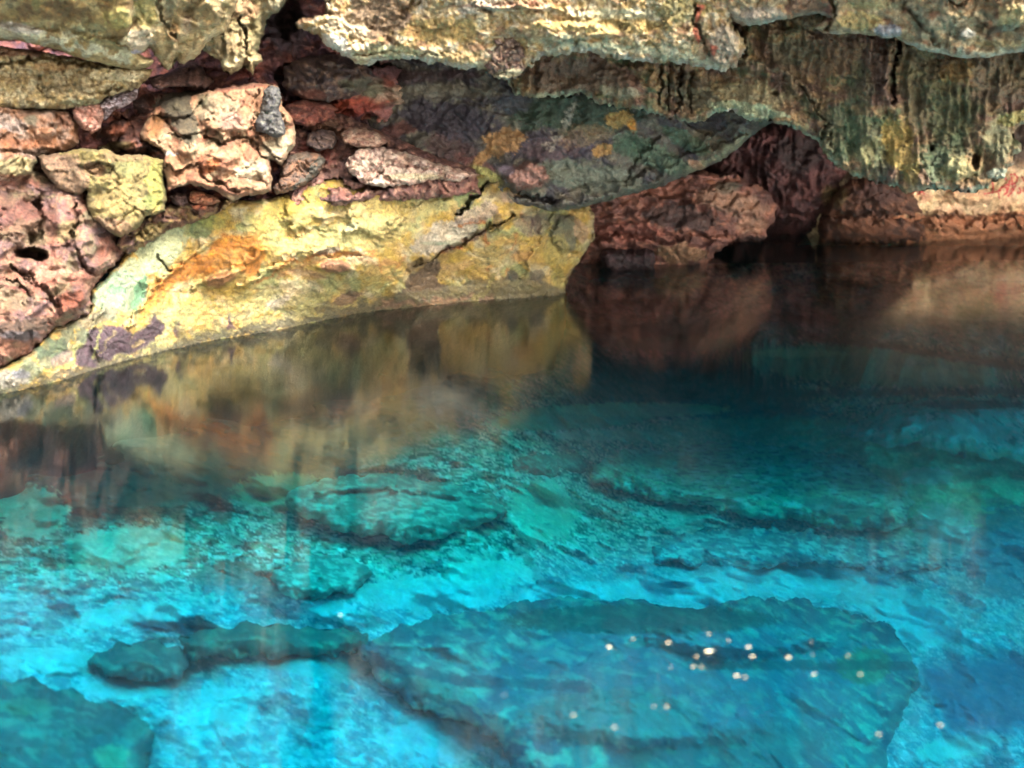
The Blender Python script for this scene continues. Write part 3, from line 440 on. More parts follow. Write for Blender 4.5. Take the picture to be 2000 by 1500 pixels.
# yellow wall
ytop = [(-420, 760), (-60, 735), (20, 712), (60, 688), (105, 640), (140, 626), (176, 608), (178, 565), (210, 540), (250, 490), (285, 455), (330, 430), (400, 415), (440, 395), (520, 388), (570, 378), (620, 355), (645, 350), (672, 350), (700, 366), (745, 372), (800, 362), (850, 350), (905, 350), (940, 332), (975, 322), (1000, 345), (1015, 375), (1045, 392), (1100, 402), (1150, 398), (1162, 420), (1160, 465), (1140, 500), (1118, 530), (1106, 556)]
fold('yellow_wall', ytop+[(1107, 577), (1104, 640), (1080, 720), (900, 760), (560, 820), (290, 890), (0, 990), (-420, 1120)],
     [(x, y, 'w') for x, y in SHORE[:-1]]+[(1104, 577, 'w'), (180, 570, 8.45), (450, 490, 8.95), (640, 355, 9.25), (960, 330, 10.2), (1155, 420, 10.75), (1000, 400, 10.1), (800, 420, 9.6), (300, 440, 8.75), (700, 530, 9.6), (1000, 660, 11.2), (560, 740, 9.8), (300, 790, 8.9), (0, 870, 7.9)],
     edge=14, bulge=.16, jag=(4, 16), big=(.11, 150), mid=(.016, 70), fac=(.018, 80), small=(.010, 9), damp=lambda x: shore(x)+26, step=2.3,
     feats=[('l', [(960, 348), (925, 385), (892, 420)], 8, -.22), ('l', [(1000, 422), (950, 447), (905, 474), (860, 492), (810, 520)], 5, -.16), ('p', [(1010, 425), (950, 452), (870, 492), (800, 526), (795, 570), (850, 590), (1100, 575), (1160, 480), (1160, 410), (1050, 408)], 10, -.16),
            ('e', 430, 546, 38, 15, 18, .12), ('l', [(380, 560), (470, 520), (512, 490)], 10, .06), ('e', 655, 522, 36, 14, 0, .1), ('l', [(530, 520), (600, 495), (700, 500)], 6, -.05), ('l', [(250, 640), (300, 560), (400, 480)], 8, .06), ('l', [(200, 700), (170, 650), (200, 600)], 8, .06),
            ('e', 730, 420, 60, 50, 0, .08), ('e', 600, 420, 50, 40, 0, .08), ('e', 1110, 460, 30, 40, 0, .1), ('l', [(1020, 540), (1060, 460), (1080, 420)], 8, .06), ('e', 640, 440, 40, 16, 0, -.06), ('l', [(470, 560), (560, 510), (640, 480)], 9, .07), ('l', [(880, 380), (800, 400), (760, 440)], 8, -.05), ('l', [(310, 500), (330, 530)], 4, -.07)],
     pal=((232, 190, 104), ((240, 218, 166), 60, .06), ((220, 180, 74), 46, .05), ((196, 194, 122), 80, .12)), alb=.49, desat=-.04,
     paint=[('e', 560, 420, 90, 40, 20, (212, 194, 104), .7, .4), ('e', 730, 430, 80, 60, 0, (222, 200, 124), .7, .3), ('e', 640, 470, 110, 24, 10, (220, 206, 130), .8), ('e', 650, 390, 40, 26, 0, (186, 164, 66), .7, .4), ('e', 830, 390, 70, 34, 10, (206, 196, 126), .7),
            ('e', 300, 500, 90, 36, 38, (198, 210, 162), .85, .3), ('e', 235, 575, 60, 46, 20, (176, 204, 168), .85, .3), ('e', 272, 572, 12, 44, -18, (108, 172, 122), .85, .4), ('e', 225, 565, 24, 12, 0, (120, 184, 140), .7, .5), ('e', 395, 440, 34, 22, 40, (120, 150, 84), .75, .6), ('e', 420, 435, 24, 16, 0, (176, 178, 84), .6),
            ('e', 330, 620, 60, 30, 20, (196, 190, 120), .7), ('e', 560, 575, 80, 26, 10, (226, 208, 166), .5, .4), ('e', 540, 590, 26, 16, 30, (232, 214, 196), .6, .4), ('e', 870, 460, 80, 30, 25, (224, 208, 182), .85, .4), ('e', 930, 420, 50, 20, 20, (226, 196, 172), .7, .3), ('e', 1000, 385, 26, 12, 0, (220, 186, 160), .8),
            ('p', [(437, 458), (507, 461), (516, 491), (492, 541), (455, 521), (402, 541), (350, 552), (315, 578), (280, 626), (270, 612), (312, 547), (348, 519), (402, 489)], 9, (238, 150, 44), .97), ('e', 450, 505, 44, 18, 20, (232, 176, 84), .5, .5), ('l', [(512, 470), (512, 500), (490, 540)], 7, (236, 150, 44), .8), ('l', [(437, 470), (500, 468)], 10, (240, 166, 50), .7, .5),
            ('e', 432, 546, 36, 14, 16, (196, 128, 74), .85, .7), ('l', [(312, 560), (280, 615), (255, 655)], 5, (226, 168, 62), .85), ('l', [(290, 575), (270, 640), (235, 690)], 6, (204, 196, 96), .9), ('l', [(190, 620), (165, 670), (135, 716)], 5, (206, 204, 120), .9), ('l', [(355, 600), (345, 580)], 4, (232, 160, 60), .7),
            ('l', [(150, 640), (90, 700), (0, 760)], 36, (132, 146, 116), .8, .3), ('e', 190, 620, 50, 16, 20, (160, 150, 122), .8, .4), ('e', 100, 680, 36, 22, 25, (96, 120, 84), .8, .5), ('e', 120, 700, 26, 14, 30, (158, 132, 128), .7, .5), ('e', 20, 740, 40, 20, 0, (206, 196, 180), .8, .7), ('e', 40, 730, 20, 10, 0, (150, 150, 170), .6, .7),
            ('p', [(172, 640), (245, 636), (262, 655), (225, 700), (178, 722), (140, 712), (158, 680)], 8, (86, 56, 76), .97), ('p', [(301, 615), (322, 636), (316, 660), (275, 684), (244, 692), (224, 692), (255, 662), (282, 636)], 7, (78, 46, 66), .97), ('e', 347, 644, 8, 18, -8, (88, 56, 66), .9), ('p', [(449, 608), (458, 640), (440, 650)], 4, (88, 52, 60), .95),
            ('e', 310, 660, 10, 6, 30, (222, 194, 122), .9, .8), ('l', [(200, 640), (182, 700)], 4, (190, 190, 120), .9, .6), ('e', 270, 672, 16, 5, 30, (210, 180, 120), .7, 1.5), ('l', [(225, 648), (186, 700)], 3, (200, 176, 120), .5, 1.6),
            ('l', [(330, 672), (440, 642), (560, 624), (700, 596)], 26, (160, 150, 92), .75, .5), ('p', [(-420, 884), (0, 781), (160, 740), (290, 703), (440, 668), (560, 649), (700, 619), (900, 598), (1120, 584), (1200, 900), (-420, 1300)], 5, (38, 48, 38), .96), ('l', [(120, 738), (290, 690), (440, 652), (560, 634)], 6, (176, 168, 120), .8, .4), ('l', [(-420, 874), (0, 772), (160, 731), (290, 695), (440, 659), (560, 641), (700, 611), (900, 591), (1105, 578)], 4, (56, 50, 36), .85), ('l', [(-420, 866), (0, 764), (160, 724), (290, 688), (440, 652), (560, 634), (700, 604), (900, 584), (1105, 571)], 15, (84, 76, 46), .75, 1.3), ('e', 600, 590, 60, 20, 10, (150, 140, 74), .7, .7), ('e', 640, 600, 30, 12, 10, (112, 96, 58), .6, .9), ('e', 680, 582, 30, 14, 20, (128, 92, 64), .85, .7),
            ('e', 560, 400, 60, 24, 25, (206, 176, 66), .7, .5), ('e', 760, 400, 60, 26, 0, (212, 180, 84), .6, .6), ('e', 480, 590, 90, 20, 14, (206, 190, 110), .6, .6), ('l', [(540, 540), (600, 512), (700, 505), (780, 520)], 9, (214, 140, 84), .5, .7), ('l', [(470, 560), (440, 600), (420, 630)], 5, (176, 150, 90), .5, .8), ('l', [(380, 590), (340, 640)], 6, (150, 160, 96), .6, .8), ('l', [(560, 560), (530, 620)], 6, (170, 150, 100), .5, .9), ('l', [(500, 555), (560, 515), (620, 498), (690, 494), (735, 497)], 6, (232, 150, 62), .85, .5), ('e', 655, 520, 36, 13, 0, (180, 116, 84), .85, .5), ('e', 640, 490, 26, 8, 10, (150, 130, 118), .7, .6), ('e', 600, 535, 44, 8, -10, (216, 170, 128), .6), ('l', [(745, 500), (740, 530)], 4, (232, 150, 62), .7), ('l', [(790, 505), (760, 540)], 4, (232, 150, 62), .6, .6),
            ('l', [(900, 437), (945, 432)], 5, (236, 148, 60), .9), ('l', [(862, 492), (905, 482)], 6, (238, 146, 60), .9, .4), ('l', [(950, 450), (953, 480)], 6, (236, 150, 70), .9), ('l', [(1010, 460), (985, 500), (950, 530)], 5, (236, 160, 80), .8), ('l', [(1020, 420), (1030, 440)], 7, (216, 120, 70), .8), ('e', 1020, 500, 26, 12, 10, (234, 172, 96), .7), ('l', [(990, 530), (980, 560)], 5, (232, 160, 80), .8), ('e', 890, 520, 40, 10, 10, (236, 190, 120), .8),
            ('e', 960, 500, 40, 24, 0, (222, 196, 120), .7), ('e', 930, 430, 30, 8, 20, (120, 80, 64), .5), ('l', [(945, 452), (905, 474), (880, 486)], 12, (140, 92, 72), .8, .4), ('p', [(800, 534), (848, 505), (864, 512), (850, 540), (884, 572), (860, 590), (760, 600), (786, 560)], 12, (118, 90, 66), .9, .5), ('e', 815, 515, 30, 10, 30, (136, 110, 80), .6, .8),
            ('p', [(690, 606), (730, 585), (800, 570), (870, 560), (950, 545), (1000, 535), (1060, 545), (1104, 560), (1108, 600), (700, 640)], 12, (116, 104, 62), .9), ('l', [(740, 598), (860, 590), (960, 580)], 10, (150, 108, 74), .7, .6), ('e', 1000, 540, 14, 12, 0, (84, 72, 58), .7, .5), ('e', 1048, 540, 16, 14, 0, (84, 72, 58), .7, .5), ('e', 1090, 540, 14, 20, 0, (170, 158, 70), .7), ('l', [(930, 590), (960, 545), (975, 530)], 6, (170, 156, 84), .8),
            ('e', 1040, 440, 36, 24, 0, (178, 160, 130), .7, .4), ('e', 1050, 440, 10, 22, 10, (110, 84, 76), .7, .6), ('e', 1105, 455, 32, 46, 10, (112, 116, 90), .85, .5), ('e', 1085, 490, 26, 36, 0, (204, 184, 96), .7, .3), ('e', 1135, 450, 14, 26, 20, (222, 184, 140), .85, .4), ('l', [(1158, 410), (1160, 460), (1140, 500), (1112, 545)], 9, (208, 186, 140), .8, .4), ('e', 1070, 425, 60, 8, 0, (100, 88, 70), .6, .6), ('e', 970, 430, 10, 24, 0, (100, 76, 60), .6, .7), ('l', [(1044, 425), (1036, 450)], 7, (104, 60, 56), .8, .3),
            ('l', [(992, 330), (940, 352), (895, 400)], 16, (140, 158, 96), .7, .5), ('l', [(960, 350), (925, 386), (894, 420)], 8, (62, 62, 50), .8), ('e', 880, 475, 30, 6, 0, (90, 130, 90), .4, .8), ('e', 845, 475, 30, 4, 0, (80, 130, 90), .4, .8), ('e', 685, 443, 20, 9, 20, (214, 220, 176), .7)],
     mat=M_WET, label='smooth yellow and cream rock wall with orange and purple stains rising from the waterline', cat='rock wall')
# curtain of flowstone on the right
fold('fluted_rock_curtain', [(975, 120), (1000, 60), (1480, 20), (2480, 20), (2480, 260), (2060, 232), (2005, 238), (1985, 245), (1974, 262), (1980, 275), (1994, 282), (1990, 296), (1972, 300), (1978, 318), (1965, 326), (1958, 345), (1935, 352), (1928, 366), (1900, 370), (1880, 372), (1850, 366), (1815, 366), (1770, 372), (1745, 360), (1720, 356), (1690, 346), (1660, 340), (1632, 318), (1620, 306), (1605, 290), (1592, 270), (1570, 256), (1545, 245), (1500, 234), (1460, 232), (1432, 214), (1400, 222), (1350, 238), (1300, 225), (1250, 212), (1195, 205), (1160, 195), (1130, 178), (1110, 186), (1030, 186), (1008, 182), (990, 150)],
     [(1000, 170, 9.5), (1250, 200, 9.35), (1430, 215, 9.1), (1620, 300, 8.8), (1850, 370, 8.6), (2000, 250, 8.5), (2400, 200, 8.1), (1100, 60, 9.4), (1500, 60, 9.0), (1900, 60, 8.5), (1750, 200, 8.55)],
     edge=13, bulge=.2, jag=(5, 16), jagv=(6.5, 14), big=(.14, 110), mid=(.05, 46), fac=(.04, 40), small=(.03, 8), flute=(.05, 22), back=.8,
     feats=[('l', [(1450, 120), (1540, 150), (1600, 220), (1615, 290)], 16, .12), ('l', [(1560, 170), (1612, 238), (1606, 290)], 5, -.12), ('l', [(1755, 85), (1748, 150), (1742, 200)], 6, -.22), ('l', [(1735, 80), (1728, 160), (1725, 190)], 12, .12), ('l', [(1700, 80), (1690, 180)], 8, .1), ('l', [(1290, 130), (1286, 200)], 5, -.14), ('l', [(1330, 130), (1322, 225)], 6, -.16), ('l', [(1350, 140), (1348, 225)], 5, -.12), ('l', [(1310, 130), (1306, 215)], 4, -.12),
            ('e', 1905, 315, 10, 14, 0, -.25), ('e', 1820, 290, 5, 7, 0, -.15), ('e', 1880, 320, 40, 30, 0, .1), ('e', 1700, 290, 30, 40, 0, .08), ('e', 1515, 183, 7, 4, 0, -.15), ('l', [(1000, 160), (1010, 186)], 7, .1), ('l', [(1030, 150), (1032, 190)], 6, .1), ('l', [(1060, 140), (1050, 185)], 6, .08), ('l', [(1400, 218), (1470, 228), (1560, 250)], 10, .07)],
     alb=1.45, pal=((120, 94, 62), ((78, 88, 50), 46, .04), ((160, 128, 80), 22, .10), ((108, 78, 60), 70, .10)),
     paint=[('e', 1130, 150, 110, 36, 0, (104, 84, 66), .9, .3), ('e', 1210, 180, 50, 14, -10, (150, 146, 118), .7, .6), ('e', 1120, 180, 40, 6, 0, (90, 108, 88), .6), ('e', 1440, 190, 120, 34, 0, (142, 128, 88), .85, .5), ('e', 1460, 215, 90, 16, -8, (164, 178, 138), .85, .4), ('e', 1430, 217, 14, 6, 0, (232, 206, 190), .9), ('l', [(1450, 130), (1530, 130), (1590, 200)], 22, (124, 106, 76), .6, .5),
            ('e', 1350, 180, 60, 40, 0, (70, 66, 50), .6, .6), ('l', [(1560, 245), (1600, 280), (1615, 300)], 9, (176, 170, 118), .7, .5), ('e', 1640, 260, 40, 70, 0, (70, 86, 56), .7, .7), ('e', 1600, 110, 120, 46, 0, (110, 84, 58), .7, .5), ('e', 1710, 140, 34, 60, 0, (108, 82, 66), .85, .3), ('e', 1800, 170, 50, 100, 0, (92, 88, 52), .7, .6), ('e', 1680, 190, 30, 90, 0, (66, 82, 50), .5, .8), ('e', 1550, 100, 60, 30, 0, (84, 92, 66), .5, .8),
            ('e', 1950, 150, 70, 60, 0, (110, 94, 68), .7, .5), ('e', 1860, 250, 60, 70, 0, (98, 86, 52), .6, .7), ('e', 1690, 270, 60, 60, 0, (62, 88, 50), .6, .8), ('e', 1860, 220, 50, 80, 0, (74, 86, 46), .6, .8), ('e', 1750, 280, 34, 60, 0, (160, 134, 50), .75, .8), ('e', 1870, 300, 20, 50, 0, (56, 84, 48), .6, .8), ('e', 1830, 320, 30, 50, 0, (60, 84, 52), .8, .6), ('e', 1780, 330, 20, 36, 0, (140, 120, 50), .7, .6), ('e', 1700, 300, 30, 40, 0, (140, 136, 84), .6, .6), ('e', 1720, 320, 16, 40, 0, (58, 80, 54), .6, .8), ('e', 1880, 330, 50, 26, 10, (150, 140, 88), .8, .5), ('e', 1950, 270, 30, 50, 0, (142, 138, 98), .85, .4), ('e', 1950, 338, 26, 12, 0, (200, 206, 176), .6, .3), ('e', 1905, 316, 16, 18, 0, (150, 110, 66), .7), ('e', 1990, 230, 50, 14, 10, (190, 180, 100), .7, .5), ('e', 1815, 150, 9, 8, 0, (40, 40, 34), .5), ('e', 1870, 140, 40, 30, 0, (150, 116, 50), .6, 1.0), ('e', 1730, 80, 24, 12, 0, (90, 60, 54), .6)],
     rim=((186, 200, 166), 9, .7), mat=M_WET, label='wide brown-green fluted rock curtain with a pale ragged hem over the right side', cat='rock curtain')
fold('hanging_fragment', [(932, 92), (948, 78), (975, 66), (1005, 66), (1020, 80), (1030, 110), (1026, 130), (1018, 150), (1000, 152), (985, 156), (962, 150), (950, 135), (940, 125), (955, 112), (940, 106)],
     [(940, 90, 8.35), (1025, 100, 8.35), (980, 155, 8.4)], edge=12, bulge=.14, jag=(5, 10), big=(.03, 40), mid=(.05, 24), fac=(.06, 24), step=2, back=.2,
     pal=((150, 116, 96), ((120, 90, 80), 20, 0), ((190, 160, 130), 12, .1)), paint=[('e', 960, 78, 30, 8, -20, (104, 74, 70), .8, .6), ('e', 1012, 85, 8, 30, 0, (96, 74, 62), .8), ('e', 990, 145, 40, 10, 10, (206, 196, 150), .8, .6)],
     label='small brown broken chunk hanging at the middle of the long top ledge', cat='rock')
# ceiling ledges along the top edge, nearest to the viewer
fold('speckled_ledge', [(-420, 60), (0, 90), (80, 100), (180, 120), (300, 135), (292, 150), (270, 172), (240, 180), (205, 190), (190, 205), (150, 212), (110, 214), (60, 212), (0, 215), (-420, 205)],
     [(-400, 120, 7.4), (0, 110, 8.2), (290, 140, 8.55), (150, 210, 8.45), (0, 214, 8.2)], edge=16, bulge=.2, jag=(4, 12), big=(.06, 70), mid=(.05, 34), fac=(.05, 40), small=(.04, 8),
     feats=[('l', [(0, 125), (80, 112), (160, 128), (280, 130)], 7, -.15), ('l', [(200, 180), (240, 172)], 7, -.1)],
     pal=((196, 168, 104), ((222, 206, 158), 26, .0), ((140, 112, 62), 14, .12)), paint=[('e', 40, 100, 60, 14, 0, (140, 88, 52), .9, .4), ('e', 100, 160, 100, 30, 0, (128, 106, 60), .5, 1.6), ('e', 230, 148, 60, 12, 0, (224, 208, 160), .8, .6), ('e', 110, 130, 60, 10, 0, (200, 156, 96), .7, .5), ('e', 170, 200, 60, 8, 0, (150, 160, 120), .6, .7)],
     label='coarse speckled cream and tan ledge along the left edge beneath the olive ceiling slab', cat='rock ledge')
fold('fanged_stalactite', [(385, -160), (560, -160), (560, 0), (545, 20), (520, 36), (512, 70), (503, 100), (512, 118), (498, 128), (493, 146), (484, 134), (478, 128), (466, 138), (452, 144), (438, 138), (432, 122), (418, 110), (400, 100), (390, 88), (380, 60)],
     [(380, -100, 8.6), (550, -100, 8.9), (500, 100, 8.9), (400, 90, 8.7)], edge=14, bulge=.2, jag=(4, 12), jagv=(2.5, 12), big=(.05, 60), mid=(.05, 34), fac=(.03, 40), flute=(.04, 20),
     feats=[('l', [(470, 30), (475, 70), (484, 130)], 5, -.15), ('l', [(440, 60), (445, 110)], 5, .06), ('e', 545, 0, 30, 24, 0, .2)],
     pal=((172, 146, 96), ((150, 132, 86), 30, .0), ((196, 176, 120), 18, .12)), paint=[('e', 500, 60, 12, 50, 0, (146, 132, 80), .8, .4), ('e', 470, 20, 40, 26, 0, (164, 124, 80), .8, .4), ('e', 450, 120, 30, 14, 0, (222, 206, 156), .7, .4), ('e', 440, 95, 30, 20, 0, (130, 110, 70), .7, .7), ('e', 400, 95, 16, 8, 0, (120, 124, 104), .7), ('e', 545, 10, 34, 16, 10, (232, 216, 170), .8, .3)],
     rim=((206, 204, 150), 8, .6), label='pair of blunt tan stalactites with a dark slot between them, right of the cream stalactite', cat='stalactite')
fold('long_ledge', [(600, -160), (1440, -160), (1440, 20), (1425, 45), (1450, 70), (1456, 95), (1440, 125), (1418, 136), (1380, 132), (1320, 122), (1250, 118), (1200, 112), (1150, 100), (1110, 102), (1060, 108), (1030, 130), (990, 148), (950, 134), (900, 132), (868, 122), (820, 118), (790, 112), (755, 114), (730, 122), (706, 126), (690, 118), (672, 106), (650, 96), (630, 82), (622, 68), (600, 58), (578, 48), (590, 36), (640, 28), (640, 0), (600, -20)],
     [(600, -100, 8.3), (1000, -100, 7.9), (1400, -100, 8.0), (600, 50, 8.5), (800, 110, 8.35), (1000, 120, 8.4), (1250, 110, 8.5), (1430, 120, 8.5), (1000, 20, 8.1)],
     edge=16, bulge=.22, jag=(7, 18), jagv=(4.5, 11), big=(.1, 120), mid=(.025, 46), fac=(.05, 60), small=(.026, 8),
     feats=[('l', [(820, 0), (790, 40), (770, 90)], 8, .08), ('l', [(690, 110), (760, 100), (860, 108)], 5, -.06), ('e', 945, 20, 16, 5, -15, -.1), ('p', [(640, -160), (830, -160), (825, 5), (790, 40), (770, 85), (720, 60), (640, 30)], 8, -.12), ('l', [(1356, 10), (1362, 60), (1385, 110)], 5, -.12), ('e', 1410, 90, 34, 40, 0, .12), ('e', 1100, 60, 120, 20, 0, .1), ('l', [(920, 5), (1000, 12), (1090, 20)], 6, .08), ('e', 740, 125, 14, 6, 0, -.06)],
     pal=((208, 180, 124), ((186, 152, 84), 46, .0), ((228, 212, 176), 22, .10), ((160, 120, 80), 34, .16)),
     paint=[('e', 740, 30, 70, 50, 0, (132, 104, 74), .9, .4), ('e', 680, 50, 50, 20, -20, (210, 186, 146), .8, .4), ('e', 660, 90, 40, 22, -30, (226, 222, 204), .85, .5), ('e', 860, 60, 90, 30, 0, (192, 158, 80), .8, .5), ('e', 810, 62, 20, 14, 0, (200, 144, 76), .6, .6), ('e', 940, 12, 60, 14, 10, (228, 218, 190), .8, .5), ('e', 1000, 8, 120, 5, 2, (150, 88, 66), .6, .6), ('e', 1180, 50, 160, 18, 0, (190, 160, 84), .8, .5), ('e', 1220, 28, 120, 12, 0, (214, 210, 166), .6, .6), ('e', 1330, 20, 60, 26, 0, (150, 142, 78), .7, .5),
            ('l', [(690, 112), (760, 106), (860, 112), (940, 122)], 14, (210, 212, 168), .7, .7), ('l', [(1060, 90), (1150, 88), (1300, 105), (1400, 118)], 16, (206, 212, 176), .8, .8), ('l', [(1060, 80), (1200, 88), (1340, 90)], 12, (120, 146, 116), .5, 1.4), ('e', 900, 112, 50, 12, 0, (196, 160, 96), .8, .5), ('e', 1412, 88, 36, 42, 0, (184, 168, 142), .9, .3), ('l', [(1362, 20), (1362, 50), (1368, 80), (1390, 100)], 11, (196, 92, 58), .95), ('e', 1375, 92, 12, 20, -20, (240, 190, 140), .9), ('e', 1372, 38, 6, 8, 0, (60, 44, 36), .8), ('e', 770, 100, 60, 12, 0, (206, 206, 150), .6, .5), ('e', 1130, 110, 14, 4, 0, (70, 60, 50), .5)],
     rim=((240, 234, 210), 12, .9), label='long cream and ochre ceiling ledge with a ragged pale lip across the top middle', cat='rock ledge')
fold('right_hand_ledge', [(1415, -160), (2480, -160), (2480, 90), (2200, 96), (2000, 100), (1965, 104), (1930, 112), (1880, 114), (1850, 108), (1800, 98), (1765, 84), (1750, 72), (1725, 74), (1690, 66), (1650, 66), (1612, 66), (1590, 56), (1598, 44), (1620, 36), (1600, 26), (1570, 30), (1545, 36), (1520, 40), (1490, 48), (1450, 50), (1428, 40), (1415, 20)],
     [(1420, -100, 7.9), (1900, -100, 7.4), (2400, -100, 7.2), (1430, 30, 8.3), (1620, 60, 8.2), (1880, 110, 8.0), (2200, 90, 7.7)],
     edge=15, bulge=.22, jag=(4, 16), big=(.12, 120), mid=(.07, 50), fac=(.05, 60), small=(.022, 10),
     feats=[('l', [(1622, -30), (1628, 30), (1612, 62)], 6, -.15), ('l', [(1770, 10), (1800, 50), (1830, 88)], 8, -.08), ('e', 1980, 30, 40, 24, 20, .12), ('e', 1890, 66, 20, 12, 0, .06), ('l', [(1860, 0), (1880, 14), (1900, -20)], 5, -.08), ('e', 1740, 62, 26, 12, 0, .06)],
     alb=1.15, pal=((196, 168, 118), ((156, 146, 112), 50, .04), ((222, 200, 150), 24, .10), ((176, 126, 84), 40, .12)),
     paint=[('e', 1480, 30, 60, 22, 0, (190, 176, 152), .85, .5), ('e', 1580, 14, 50, 20, 0, (138, 100, 78), .8, .5), ('e', 1605, 33, 18, 7, 10, (226, 222, 206), .85), ('e', 1620, 22, 8, 24, 0, (120, 66, 56), .8), ('e', 1680, 40, 50, 20, 0, (192, 170, 100), .8, .5), ('e', 1735, 60, 30, 14, 0, (180, 184, 190), .9, .4), ('e', 1800, 50, 50, 20, -40, (140, 138, 106), .7, .5), ('e', 1860, 50, 60, 22, 0, (182, 172, 134), .8, .4), ('e', 1890, 65, 18, 9, 0, (240, 228, 206), .9, .3), ('e', 1975, 35, 40, 26, 20, (232, 208, 136), .8, .4), ('e', 1960, 56, 40, 8, 10, (150, 176, 160), .6), ('l', [(1760, 84), (1830, 102), (1890, 108), (1960, 104)], 12, (222, 214, 176), .85, .4), ('e', 1950, 85, 60, 8, 0, (206, 176, 112), .7, .6), ('e', 1900, 10, 60, 16, 0, (168, 126, 80), .7, .5), ('e', 1700, 10, 60, 10, 0, (172, 164, 104), .6)],
     rim=((216, 216, 190), 7, .8), label='pale mottled ceiling ledge across the top right corner above the fluted curtain', cat='rock ledge')
fold('cream_stalactite', [(225, -160), (480, -160), (470, -20), (462, 10), (452, 40), (440, 62), (412, 76), (400, 88), (392, 105), (380, 114), (368, 118), (360, 128), (350, 122), (342, 112), (337, 128), (328, 138), (318, 132), (305, 110), (296, 98), (292, 88), (285, 100), (262, 112), (240, 108), (228, 90)],
     [(240, -100, 7.6), (470, -100, 8.0), (250, 100, 8.2), (330, 110, 8.55), (420, 60, 8.4)], edge=16, bulge=.22, jag=(4, 14), big=(.08, 70), mid=(.07, 44), fac=(.04, 50), small=(.018, 9),
     feats=[('l', [(305, -40), (312, 20), (342, 70)], 8, -.14), ('e', 400, 30, 40, 28, 30, .16), ('l', [(330, 40), (340, 90), (330, 130)], 10, .12), ('e', 270, 70, 30, 30, 0, .1), ('e', 360, 20, 14, 20, 20, -.08)],
     pal=((206, 176, 118), ((226, 206, 152), 44, .0), ((178, 150, 88), 24, .14)), paint=[('e', 410, 25, 34, 26, 20, (160, 134, 80), .7, .6), ('e', 285, 20, 26, 40, 0, (190, 178, 96), .7, .4), ('e', 275, 80, 30, 26, -20, (228, 210, 176), .85, .4), ('e', 255, 105, 26, 6, 10, (206, 206, 232), .8, .4), ('e', 340, 65, 12, 20, 0, (176, 128, 72), .7, .5), ('e', 330, 20, 10, 40, 0, (120, 116, 84), .7, .6), ('e', 365, 50, 12, 24, 0, (200, 168, 140), .6), ('e', 380, 90, 30, 22, 0, (226, 200, 140), .7)],
     rim=((238, 222, 174), 9, .7), label='cream two-pronged stalactite with a lumpy shoulder hanging near the top left corner', cat='stalactite')
fold('olive_ceiling_slab', [(-420, -160), (260, -160), (262, 0), (258, 60), (262, 100), (285, 112), (300, 118), (292, 132), (262, 142), (235, 132), (190, 122), (150, 112), (110, 96), (70, 88), (30, 78), (0, 80), (-420, 50)],
     [(-400, -100, 6.6), (200, -100, 7.3), (-400, 40, 7.1), (0, 70, 7.9), (270, 120, 8.3), (120, 20, 7.7)], edge=16, bulge=.2, jag=(3, 18), big=(.1, 110), mid=(.05, 50), fac=(.03, 60), small=(.015, 10),
     feats=[('l', [(-20, 45), (60, 52), (150, 60), (240, 80)], 9, -.06), ('e', 230, 40, 30, 30, 0, .08)],
     pal=((172, 146, 82), ((198, 178, 118), 60, .03), ((140, 110, 56), 30, .12)), paint=[('l', [(-200, 50), (0, 60), (90, 75), (180, 96), (240, 112)], 22, (204, 202, 164), .9, .3), ('e', 40, 55, 50, 10, -10, (226, 216, 200), .8, .5), ('e', 190, 80, 60, 9, -18, (124, 118, 66), .85, .3), ('e', 110, 20, 80, 20, 0, (120, 90, 40), .7, .5), ('e', 20, 5, 14, 14, 0, (74, 70, 50), .6, .5), ('e', 70, 2, 10, 26, 0, (110, 120, 66), .6), ('e', 230, 35, 30, 30, 0, (196, 180, 92), .8, .4), ('e', 200, 125, 60, 8, -12, (206, 186, 120), .8, .5), ('e', 175, 55, 40, 10, 0, (140, 152, 110), .6)],
     label='olive and grey-green ceiling slab filling the top left corner', cat='rock ledge')
# ================================================================== BELOW THE WATER
BED = [(-500, 900, -.2), (0, 800, -.5), (0, 900, -.6), (0, 1050, -.75), (0, 1300, -.9), (0, 1500, -1.15), (-500, 1500, -.8), (300, 760, -.5), (600, 700, -.65), (600, 850, -.85), (600, 1000, -1.0), (600, 1200, -1.15), (600, 1500, -1.4),
       (1000, 640, -.7), (1000, 700, -.8), (1000, 850, -1.0), (1000, 1000, -1.1), (1000, 1200, -1.4), (1000, 1500, -1.7), (1250, 620, -.9), (1300, 760, -1.55), (1450, 830, -1.7), (1400, 1000, -1.6), (1450, 1200, -1.65),
       (1500, 640, -.75), (1750, 640, -.7), (2000, 650, -.8), (2500, 650, -.8), (1650, 740, -1.25), (2000, 760, -1.3), (2500, 760, -1.3), (1850, 880, -1.6), (1950, 1050, -1.9), (1850, 1300, -2.1), (2500, 1200, -2.2), (1500, 1500, -2.0), (1950, 1500, -2.4), (2500, 1600, -2.5), (600, 1700, -1.5), (1500, 550, -.7), (2500, 550, -.7), (1200, 570, -.8), (1750, 550, -.7), (1500, 500, -.5), (2500, 500, -.5), (1500, 1700, -2.2)]
fbed = tps(BED)
WHT = (244, 250, 244); AQ = (176, 214, 196); GRN = (96, 142, 112); DKG = (74, 122, 106); DKB = (60, 90, 120)
